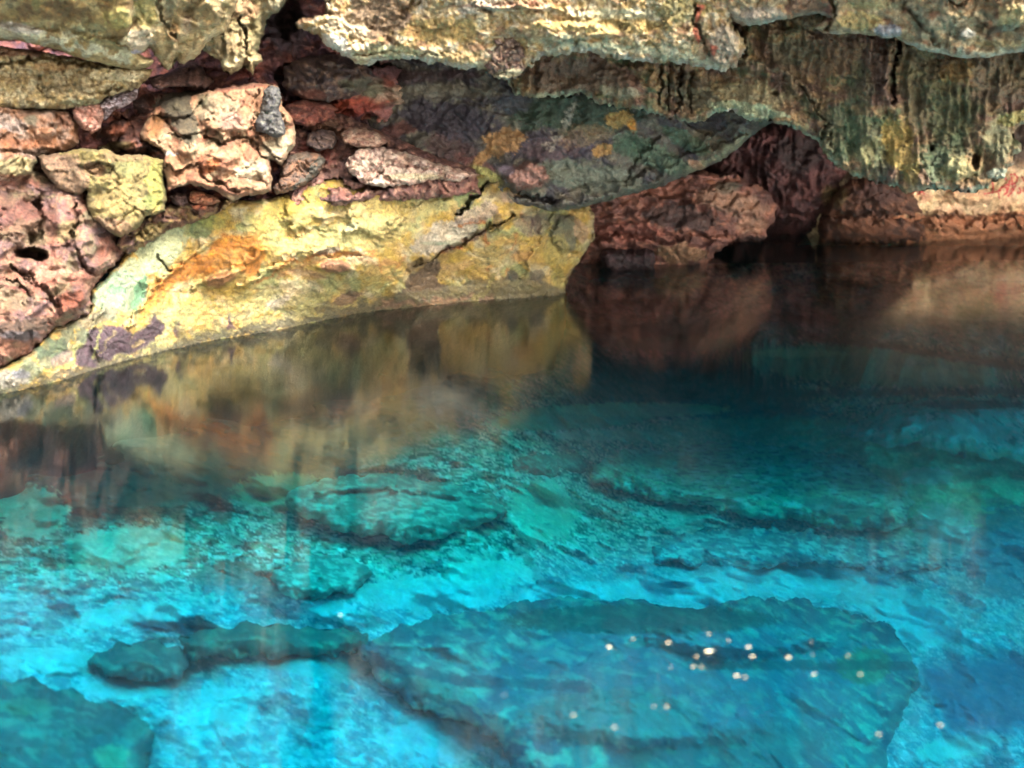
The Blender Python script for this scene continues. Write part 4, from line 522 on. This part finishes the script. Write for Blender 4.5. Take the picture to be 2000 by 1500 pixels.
fold('pool_bed', [(-600, 595), (1000, 520), (2600, 500), (2600, 1800), (-600, 1800)], BED, mode='z', step=3.4, edge=5, bulge=.02, jag=(0, 10),
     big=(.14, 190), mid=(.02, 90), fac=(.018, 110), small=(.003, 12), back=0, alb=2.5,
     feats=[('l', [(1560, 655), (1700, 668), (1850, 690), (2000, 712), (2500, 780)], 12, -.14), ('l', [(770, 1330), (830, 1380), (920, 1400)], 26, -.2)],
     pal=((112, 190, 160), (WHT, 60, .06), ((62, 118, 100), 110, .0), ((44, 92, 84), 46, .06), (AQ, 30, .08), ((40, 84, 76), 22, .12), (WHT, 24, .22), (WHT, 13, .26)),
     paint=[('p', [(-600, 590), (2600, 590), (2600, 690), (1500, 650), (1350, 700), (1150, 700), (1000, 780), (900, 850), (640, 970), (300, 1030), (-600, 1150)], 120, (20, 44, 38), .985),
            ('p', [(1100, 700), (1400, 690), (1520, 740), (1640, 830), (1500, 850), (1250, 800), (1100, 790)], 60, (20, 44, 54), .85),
            ('e', 1700, 715, 300, 42, -4, (120, 180, 150), .8, .7), ('e', 1850, 735, 120, 16, -6, (150, 206, 176), .8, 1.0), ('e', 1560, 690, 100, 10, 0, (170, 226, 190), .8, 1.0), ('l', [(1580, 660), (1720, 672), (1860, 698), (2000, 718), (2500, 790)], 13, (30, 30, 26), .95),
            ('e', 1330, 672, 160, 16, 0, (60, 110, 92), .8, 1.0), ('l', [(1430, 800), (1480, 770), (2000, 764)], 14, (26, 44, 44), .8),
            ('e', 1120, 815, 190, 28, 3, (110, 200, 170), .85, .6), ('e', 1180, 850, 120, 12, 0, (190, 240, 220), .7, .9), ('e', 1450, 940, 220, 60, -8, (34, 66, 54), .85, .5), ('e', 1240, 920, 90, 22, 0, (40, 80, 66), .7, .6),
            ('e', 1870, 850, 130, 30, 0, (150, 210, 196), .8, .8), ('e', 1820, 940, 260, 130, 0, (150, 240, 190), .7), ('e', 1500, 850, 320, 40, 0, (150, 236, 190), .6), ('e', 1250, 800, 200, 16, 0, (170, 240, 200), .6, .8), ('e', 1810, 930, 60, 20, 0, (214, 238, 228), .9, .6), ('e', 1840, 1030, 70, 50, -20, (200, 232, 226), .8, .8), ('e', 1060, 1000, 80, 70, 0, (150, 210, 186), .8, .5), ('e', 1340, 1030, 40, 70, 25, (170, 214, 200), .6, .7),  # broad pale ellipses paint in brightness where the roof shades the bed
            ('p', [(1000, 1190), (1020, 1150), (1150, 1140), (1300, 1130), (1480, 1105), (1650, 1110), (1760, 1150), (1840, 1180), (1880, 1250), (1800, 1260), (1740, 1220), (1640, 1170), (1500, 1165), (1360, 1180), (1150, 1165)], 24, WHT, .97),
            ('e', 1790, 1220, 60, 26, 20, (240, 250, 245), .9), ('e', 840, 1160, 170, 40, 0, (206, 232, 222), .85, .6), ('e', 640, 1190, 60, 20, 0, WHT, .9, .6), ('e', 560, 960, 120, 40, 0, (90, 150, 120), .7, .6), ('e', 780, 1010, 190, 46, 0, (50, 100, 80), .8, .5), ('e', 600, 1130, 120, 40, 10, (60, 110, 92), .7, .6),
            ('e', 100, 1290, 110, 30, 0, (220, 246, 236), .85, .6), ('e', 260, 1200, 130, 26, 5, (200, 240, 224), .8, .7), ('e', 450, 1130, 90, 40, 0, (44, 96, 80), .7, .7), ('e', 960, 1120, 120, 30, 0, (200, 244, 226), .8, .7), ('e', 250, 1345, 120, 22, 0, (196, 230, 220), .8, .7), ('e', 430, 1390, 90, 60, 10, (206, 236, 226), .85, .6), ('e', 620, 1300, 110, 26, -5, (150, 200, 176), .7, .6),
            ('e', 60, 1000, 80, 60, 0, (120, 180, 160), .7, .6), ('e', 250, 1070, 140, 50, 0, (150, 210, 190), .7, .6), ('e', 860, 1440, 130, 60, 10, (190, 224, 230), .85, .5), ('e', 1050, 1450, 120, 40, 20, (196, 228, 232), .9, .5), ('e', 1870, 1460, 100, 26, 10, (200, 236, 206), .9, .5),
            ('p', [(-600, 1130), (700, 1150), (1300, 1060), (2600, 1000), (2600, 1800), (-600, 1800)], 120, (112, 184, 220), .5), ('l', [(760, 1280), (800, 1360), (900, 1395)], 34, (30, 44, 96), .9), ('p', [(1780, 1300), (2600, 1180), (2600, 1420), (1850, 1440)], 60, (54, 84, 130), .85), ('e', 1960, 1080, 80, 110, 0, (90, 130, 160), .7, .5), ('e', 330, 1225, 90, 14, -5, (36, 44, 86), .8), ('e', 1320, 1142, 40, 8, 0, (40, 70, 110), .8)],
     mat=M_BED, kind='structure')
def lighter(c): return tuple(min(255, v*f) for v, f in zip(c, (1.3, 1.45, 1.62)))
def boulder(outline, lift, pal, paint=(), feats=(), label='', edge=24, bulge=.3, name='submerged_boulder', **k):
    pal = (lighter(pal[0]),)+tuple((lighter(p[0]), p[1], p[2]) for p in pal[1:])
    lift *= .75; P = outline; cx = sum(p[0] for p in P)/len(P); cy = sum(p[1] for p in P)/len(P)
    ctrl = [(p[0], p[1], float(fbed(np.array([p[0]*1.0]), np.array([p[1]*1.0]))[0])+lift*.8) for p in P[::2]]+[(cx, cy, float(fbed(np.array([cx]), np.array([cy]))[0])+lift)]
    return fold(name, P, ctrl, mode='z', step=3.4, edge=edge*1.7, bulge=bulge*.8, jag=(16, 40), big=(.06, 150), mid=(.015, 70), fac=(.010, 110), small=(.003, 10),
                pal=pal, paint=paint, feats=feats, mat=M_BED, alb=2.0, back=.3, label=label, cat='boulder', group='boulders under the water', **k)
boulder([(700, 1262), (760, 1228), (850, 1205), (1000, 1182), (1120, 1166), (1250, 1172), (1380, 1186), (1470, 1168), (1560, 1168), (1650, 1190), (1730, 1222), (1770, 1262), (1800, 1310), (1770, 1380), (1740, 1460), (1720, 1620), (1050, 1640), (1020, 1520), (960, 1440), (880, 1405), (790, 1370), (730, 1320)], .5,
        ((58, 96, 92), ((44, 74, 80), 90, 0), ((86, 132, 112), 40, .12)), edge=34, bulge=.42,
        paint=[('e', 1300, 1330, 420, 130, 0, (60, 120, 150), .5), ('e', 1250, 1210, 300, 34, 0, (40, 74, 66), .7, .5), ('e', 1690, 1300, 60, 40, 0, (70, 130, 92), .7, .6), ('e', 1200, 1400, 200, 60, 0, (90, 140, 140), .6, .7), ('e', 1400, 1480, 260, 60, 10, (70, 112, 120), .6, .6), ('l', [(720, 1290), (900, 1330), (1150, 1340)], 20, (40, 62, 90), .6, .5), ('e', 860, 1350, 90, 22, -15, (100, 150, 140), .6, .6), ('l', [(1350, 1300), (1800, 1300)], 16, (44, 74, 80), .6, .6)],
        feats=[('e', 1450, 1240, 200, 40, 0, .1), ('e', 1300, 1400, 260, 60, 0, .08)],
        label='largest submerged boulder, a broad dark blue-green slab across the bottom middle with glints above it')
boulder([(-300, 1330), (0, 1322), (60, 1324), (130, 1345), (200, 1368), (270, 1392), (300, 1430), (296, 1500), (280, 1640), (-300, 1640)], .35, ((44, 74, 72), ((64, 108, 94), 40, .08)), edge=30,
        paint=[('e', 50, 1380, 60, 20, 0, (90, 150, 130), .6, .8), ('e', 220, 1480, 40, 30, 0, (110, 180, 150), .7, .8)], label='dark submerged boulder filling the bottom left corner')
boulder([(352, 1248), (400, 1228), (480, 1216), (580, 1220), (660, 1226), (720, 1240), (716, 1268), (640, 1282), (520, 1284), (430, 1280), (372, 1290), (356, 1270)], .2, ((40, 76, 66), ((58, 104, 84), 40, .08)), edge=26, bulge=.14,
        label='long dark green submerged slab left of the largest boulder, just beyond its left end')
boulder([(178, 1290), (220, 1262), (290, 1252), (350, 1262), (376, 1300), (352, 1326), (280, 1330), (210, 1320)], .2, ((40, 76, 72), ((58, 104, 90), 40, .08)), edge=26, bulge=.14,
        label='round dark submerged boulder left of the long dark green slab')
boulder([(560, 960), (640, 930), (760, 925), (880, 940), (960, 965), (990, 1000), (930, 1040), (820, 1055), (700, 1045), (600, 1020), (560, 990)], .22, ((52, 104, 84), ((84, 150, 124), 30, .06)), edge=24, bulge=.18,
        feats=[('l', [(620, 960), (760, 950), (900, 970)], 8, .05)], label='rippled green submerged boulder left of centre beneath the pale end of the reflection')
boulder([(1150, 905), (1230, 880), (1340, 872), (1450, 862), (1560, 872), (1660, 900), (1740, 940), (1790, 985), (1760, 1030), (1680, 1040), (1560, 1020), (1450, 1010), (1330, 985), (1220, 960), (1160, 935)], .45, ((84, 150, 112), ((120, 190, 150), 50, .05), ((50, 96, 80), 30, .12)), edge=26, bulge=.34,
        paint=[('e', 1660, 1000, 110, 24, -12, (66, 118, 120), .6, .6), ('e', 1300, 900, 90, 14, 0, (96, 166, 140), .6, .8)], label='long dark green submerged boulder right of centre, behind the bright sandy band')
boulder([(1270, 1070), (1340, 1040), (1440, 1030), (1560, 1040), (1700, 1050), (1800, 1070), (1850, 1100), (1800, 1120), (1680, 1112), (1560, 1100), (1450, 1112), (1340, 1105), (1280, 1095)], .25, ((66, 120, 112), ((110, 170, 156), 40, .06), ((40, 76, 90), 26, .14)), edge=16, bulge=.2,
        label='flat teal submerged slab directly behind the bright sandy band')
boulder([(1640, 842), (1700, 802), (1780, 782), (1880, 776), (2000, 772), (2200, 780), (2200, 900), (2000, 905), (1900, 890), (1800, 872), (1720, 868), (1660, 862)], .4, ((110, 180, 150), ((60, 110, 96), 50, .08), ((160, 220, 204), 26, .06)), edge=22, bulge=.3,
        paint=[('e', 1890, 842, 90, 22, -5, (186, 236, 232), .8, .9), ('e', 1900, 790, 120, 10, 0, (30, 60, 56), .7, .6)], label='teal submerged boulder with bright cyan streaks at the right edge below the shallow shelf')
boulder([(1000, 900), (1060, 880), (1120, 886), (1150, 905), (1120, 930), (1050, 935), (1005, 922)], .2, ((46, 90, 74), ((70, 130, 106), 24, .06)), edge=14, bulge=.16, label='small dark green submerged boulder touching the left end of the long dark boulder')
boulder([(520, 1130), (560, 1095), (620, 1080), (690, 1090), (730, 1120), (700, 1160), (620, 1172), (550, 1160)], .2, ((52, 108, 90), ((96, 160, 136), 24, .06)), edge=14, bulge=.16, label='small teal submerged boulder in front of the rippled green boulder')
# the pool itself: clear surface, absorbing water body
TGI = 0
def water():
    x0, x1, y0, y1, zb = -17.5, 19.5, -9.0, 17.2, -5.0
    V = [(x0, y0, 0), (x1, y0, 0), (x1, y1, 0), (x0, y1, 0), (x0, y0, zb), (x1, y0, zb), (x1, y1, zb), (x0, y1, zb)]
    Fq = [(0, 1, 2, 3), (7, 6, 5, 4), (0, 4, 5, 1), (1, 5, 6, 2), (2, 6, 7, 3), (3, 7, 4, 0)]
    m = bpy.data.materials.new('pool_water'); m.use_nodes = True; N = m.node_tree.nodes; L = m.node_tree.links; N.clear()
    out = N.new('ShaderNodeOutputMaterial'); mix = N.new('ShaderNodeMixShader'); tr = N.new('ShaderNodeBsdfTransparent'); gl = N.new('ShaderNodeBsdfAnisotropic')
    gl.distribution = 'GGX'; gl.inputs['Roughness'].default_value = .036; gl.inputs['Anisotropy'].default_value = .9; tg = N.new('ShaderNodeCombineXYZ'); tg.inputs[TGI].default_value = 1; L.new(tg.outputs[0], gl.inputs['Tangent']); gl.inputs['Color'].default_value = (1, 1, 1, 1)
    fr = N.new('ShaderNodeFresnel'); fr.inputs['IOR'].default_value = 1.45
    co = N.new('ShaderNodeTexCoord'); mp = N.new('ShaderNodeMapping'); mp.inputs['Scale'].default_value = (.55, 1.6, 1)
    n1 = N.new('ShaderNodeTexNoise'); n1.inputs['Scale'].default_value = 3.2; n1.inputs['Detail'].default_value = 4; n1.inputs['Roughness'].default_value = .55
    bp = N.new('ShaderNodeBump'); bp.inputs['Strength'].default_value = .35; bp.inputs['Distance'].default_value = .0022
    L.new(co.outputs['Object'], mp.inputs['Vector']); L.new(mp.outputs[0], n1.inputs['Vector']); L.new(n1.outputs['Fac'], bp.inputs['Height'])
    L.new(bp.outputs[0], gl.inputs['Normal'])
    L.new(fr.outputs[0], mix.inputs[0]); L.new(tr.outputs[0], mix.inputs[1]); L.new(gl.outputs[0], mix.inputs[2]); L.new(mix.outputs[0], out.inputs['Surface'])
    va = N.new('ShaderNodeVolumeAbsorption'); va.inputs['Color'].default_value = (.0, .978, .993, 1); va.inputs['Density'].default_value = 2.0
    vs = N.new('ShaderNodeVolumeScatter'); vs.inputs['Color'].default_value = (.0, .66, 1.0, 1); vs.inputs['Density'].default_value = .05; vs.inputs['Anisotropy'].default_value = .0
    av = N.new('ShaderNodeAddShader'); L.new(va.outputs[0], av.inputs[0]); L.new(vs.outputs[0], av.inputs[1]); L.new(av.outputs[0], out.inputs['Volume'])
    me = bpy.data.meshes.new('water'); me.from_pydata(V, [], Fq); me.materials.append(m); me.update()
    o = link(bpy.data.objects.new('water', me)); o['kind'] = 'structure'
water()
# light glints on the pool, modelled as added pale solid chips
def glint_mat():
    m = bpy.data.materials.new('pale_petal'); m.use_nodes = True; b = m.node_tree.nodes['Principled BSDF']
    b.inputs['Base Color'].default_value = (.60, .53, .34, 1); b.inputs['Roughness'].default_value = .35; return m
M_FL = glint_mat()
def glint_mesh():
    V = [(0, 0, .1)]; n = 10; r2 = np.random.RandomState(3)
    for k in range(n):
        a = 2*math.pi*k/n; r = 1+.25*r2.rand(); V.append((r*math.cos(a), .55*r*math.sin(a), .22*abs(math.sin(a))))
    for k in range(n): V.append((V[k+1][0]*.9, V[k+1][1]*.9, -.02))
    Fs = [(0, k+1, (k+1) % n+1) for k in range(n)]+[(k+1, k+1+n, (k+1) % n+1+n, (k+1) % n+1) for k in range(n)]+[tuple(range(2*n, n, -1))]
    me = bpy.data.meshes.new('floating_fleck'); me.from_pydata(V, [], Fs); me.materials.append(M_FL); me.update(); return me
FM = glint_mesh()
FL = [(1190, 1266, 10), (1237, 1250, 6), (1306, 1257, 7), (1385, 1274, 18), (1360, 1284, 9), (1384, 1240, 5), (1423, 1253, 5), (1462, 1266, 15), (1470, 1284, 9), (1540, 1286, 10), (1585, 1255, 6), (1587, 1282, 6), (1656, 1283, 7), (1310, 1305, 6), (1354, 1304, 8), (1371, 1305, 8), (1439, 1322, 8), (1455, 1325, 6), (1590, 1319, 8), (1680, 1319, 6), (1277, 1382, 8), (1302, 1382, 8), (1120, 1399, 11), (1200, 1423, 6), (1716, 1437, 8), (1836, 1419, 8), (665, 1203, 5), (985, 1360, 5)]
NEAR = ['beneath the biggest fleck', 'out on its own near the bottom edge']
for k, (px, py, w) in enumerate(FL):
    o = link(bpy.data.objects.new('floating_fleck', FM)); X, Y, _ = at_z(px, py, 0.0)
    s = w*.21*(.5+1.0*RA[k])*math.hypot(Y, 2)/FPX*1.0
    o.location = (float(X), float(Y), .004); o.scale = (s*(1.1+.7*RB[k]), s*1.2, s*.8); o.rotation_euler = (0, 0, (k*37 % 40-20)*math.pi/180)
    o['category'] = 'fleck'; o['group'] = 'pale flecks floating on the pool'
    big = w >= 15
    if k == 3: l = 'biggest bright fleck floating above the largest submerged boulder'
    elif k == 7: l = 'elongated second biggest fleck, right of the biggest fleck'
    elif k in (20, 21): l = ('left' if k == 20 else 'right')+' one of a close pair of flecks below the main scatter'
    elif px < 1000: l = 'tiny pale fleck floating on the left half of the pool'
    elif py > 1360: l = 'tiny pale fleck floating near the bottom edge, below the main scatter'
    else: l = 'tiny pale fleck floating in the main scatter above the largest submerged boulder'
    o['label'] = l
# ================================================================== red scrawl on the far wall
def scrawl():
    m = bpy.data.materials.new('red_paint'); m.use_nodes = True; b = m.node_tree.nodes['Principled BSDF']
    b.inputs['Base Color'].default_value = (.34, .035, .04, 1); b.inputs['Roughness'].default_value = .6
    S = [[(1922, 379), (1940, 376), (1956, 372)], [(1937, 350), (1940, 362), (1939, 378)], [(1952, 388), (1950, 374), (1956, 366), (1966, 366), (1967, 375), (1960, 382)], [(1958, 364), (1970, 360)],
         [(1972, 352), (1970, 366), (1966, 378)], [(1962, 346), (1966, 352)], [(1972, 341), (1982, 340), (1988, 348), (1984, 358), (1974, 360)], [(1976, 345), (1978, 366), (1974, 374)], [(1984, 362), (1978, 374), (1968, 384)], [(1990, 366), (1994, 372), (1992, 378), (1987, 376)], [(1996, 345), (2004, 360), (1998, 374)], [(2006, 350), (2010, 372)],
         [(1782, 378), (1790, 372), (1798, 376)], [(1792, 380), (1802, 374), (1806, 380)], [(1776, 370), (1782, 373)]]
    dg = bpy.context.evaluated_depsgraph_get(); dg.update()
    W = bpy.data.objects['rock_wall']; ok = W
    V = []; Fq = []
    for st in S:
        pts = []
        for (ax, ay), (bx, by) in zip(st[:-1], st[1:]):
            n = max(2, int(math.hypot(bx-ax, by-ay)/1.5))
            for k in range(n): pts.append((ax+(bx-ax)*k/n, ay+(by-ay)*k/n))
        pts.append(st[-1])
        prev = None
        for i, (x, y) in enumerate(pts):
            a = pts[max(i-1, 0)]; b = pts[min(i+1, len(pts)-1)]; tx, ty = b[0]-a[0], b[1]-a[1]; L_ = math.hypot(tx, ty)+1e-6
            w = 1.5*(.8+.4*math.sin(i*1.3)); row = []
            for s_ in (-1, 1):
                q = (x-ty/L_*w*s_, y+tx/L_*w*s_)
                d = ray(*q); v = d
                hit, loc, nr, _ = ok.ray_cast((0, 0, CAMH), v)
                if not hit: loc = at_y(q[0], q[1], 14.0)
                ln = math.sqrt(sum(c*c for c in v)); row.append(len(V)); V.append(tuple(loc[j]-v[j]/ln*.012 for j in range(3)))
            if prev: Fq.append((prev[0], prev[1], row[1], row[0]))
            prev = row
    me = bpy.data.meshes.new('painted_scrawl'); me.from_pydata(V, [], Fq); me.materials.append(m); me.update()
    o = link(bpy.data.objects.new('painted_scrawl', me)); o.parent = W; o['label'] = 'red painted scrawl'
scrawl()
# ================================================================== light, camera
SUN_EL, SUN_AZ = math.radians(38), math.radians(152)        # azimuth from +Y clockwise: behind the viewer, a little to the right
w = bpy.data.worlds.new('World'); C.world = w; w.use_nodes = True
sky = w.node_tree.nodes.new('ShaderNodeTexSky'); sky.sky_type = 'NISHITA'; sky.sun_disc = False
sky.sun_elevation = SUN_EL; sky.sun_rotation = SUN_AZ; sky.air_density = 1.0; sky.dust_density = 4.0; sky.ozone_density = .6
bg = w.node_tree.nodes['Background']; w.node_tree.links.new(sky.outputs[0], bg.inputs[0]); bg.inputs[1].default_value = .15
sl = bpy.data.lights.new('sun', 'SUN'); sl.energy = 5.0; sl.angle = math.radians(20); sl.color = (1, .95, .88)
so = link(bpy.data.objects.new('sun', sl))
from mathutils import Vector
dv = Vector((math.sin(SUN_AZ)*math.cos(SUN_EL), math.cos(SUN_AZ)*math.cos(SUN_EL), math.sin(SUN_EL)))
so.rotation_euler = dv.to_track_quat('Z', 'Y').to_euler()
cam = bpy.data.cameras.new('camera'); co = link(bpy.data.objects.new('camera', cam)); C.camera = co
co.location = (0, 0, CAMH); co.rotation_euler = (math.pi/2-PITCH, 0, 0)
cam.sensor_width = 36; cam.lens = FPX/2000*36; cam.clip_end = 200
cam.dof.use_dof = True; cam.dof.focus_distance = 9.6; cam.dof.aperture_fstop = 1.2
C.view_settings.view_transform = 'Standard'; C.view_settings.look = 'None'; C.view_settings.gamma = 1
C.view_settings.exposure = 3.0
C.render.engine = 'CYCLES'; cy = C.cycles
cy.use_denoising = True; cy.max_bounces = 8; cy.diffuse_bounces = 4; cy.transparent_max_bounces = 12; cy.volume_bounces = 0; cy.sample_clamp_indirect = 3.0
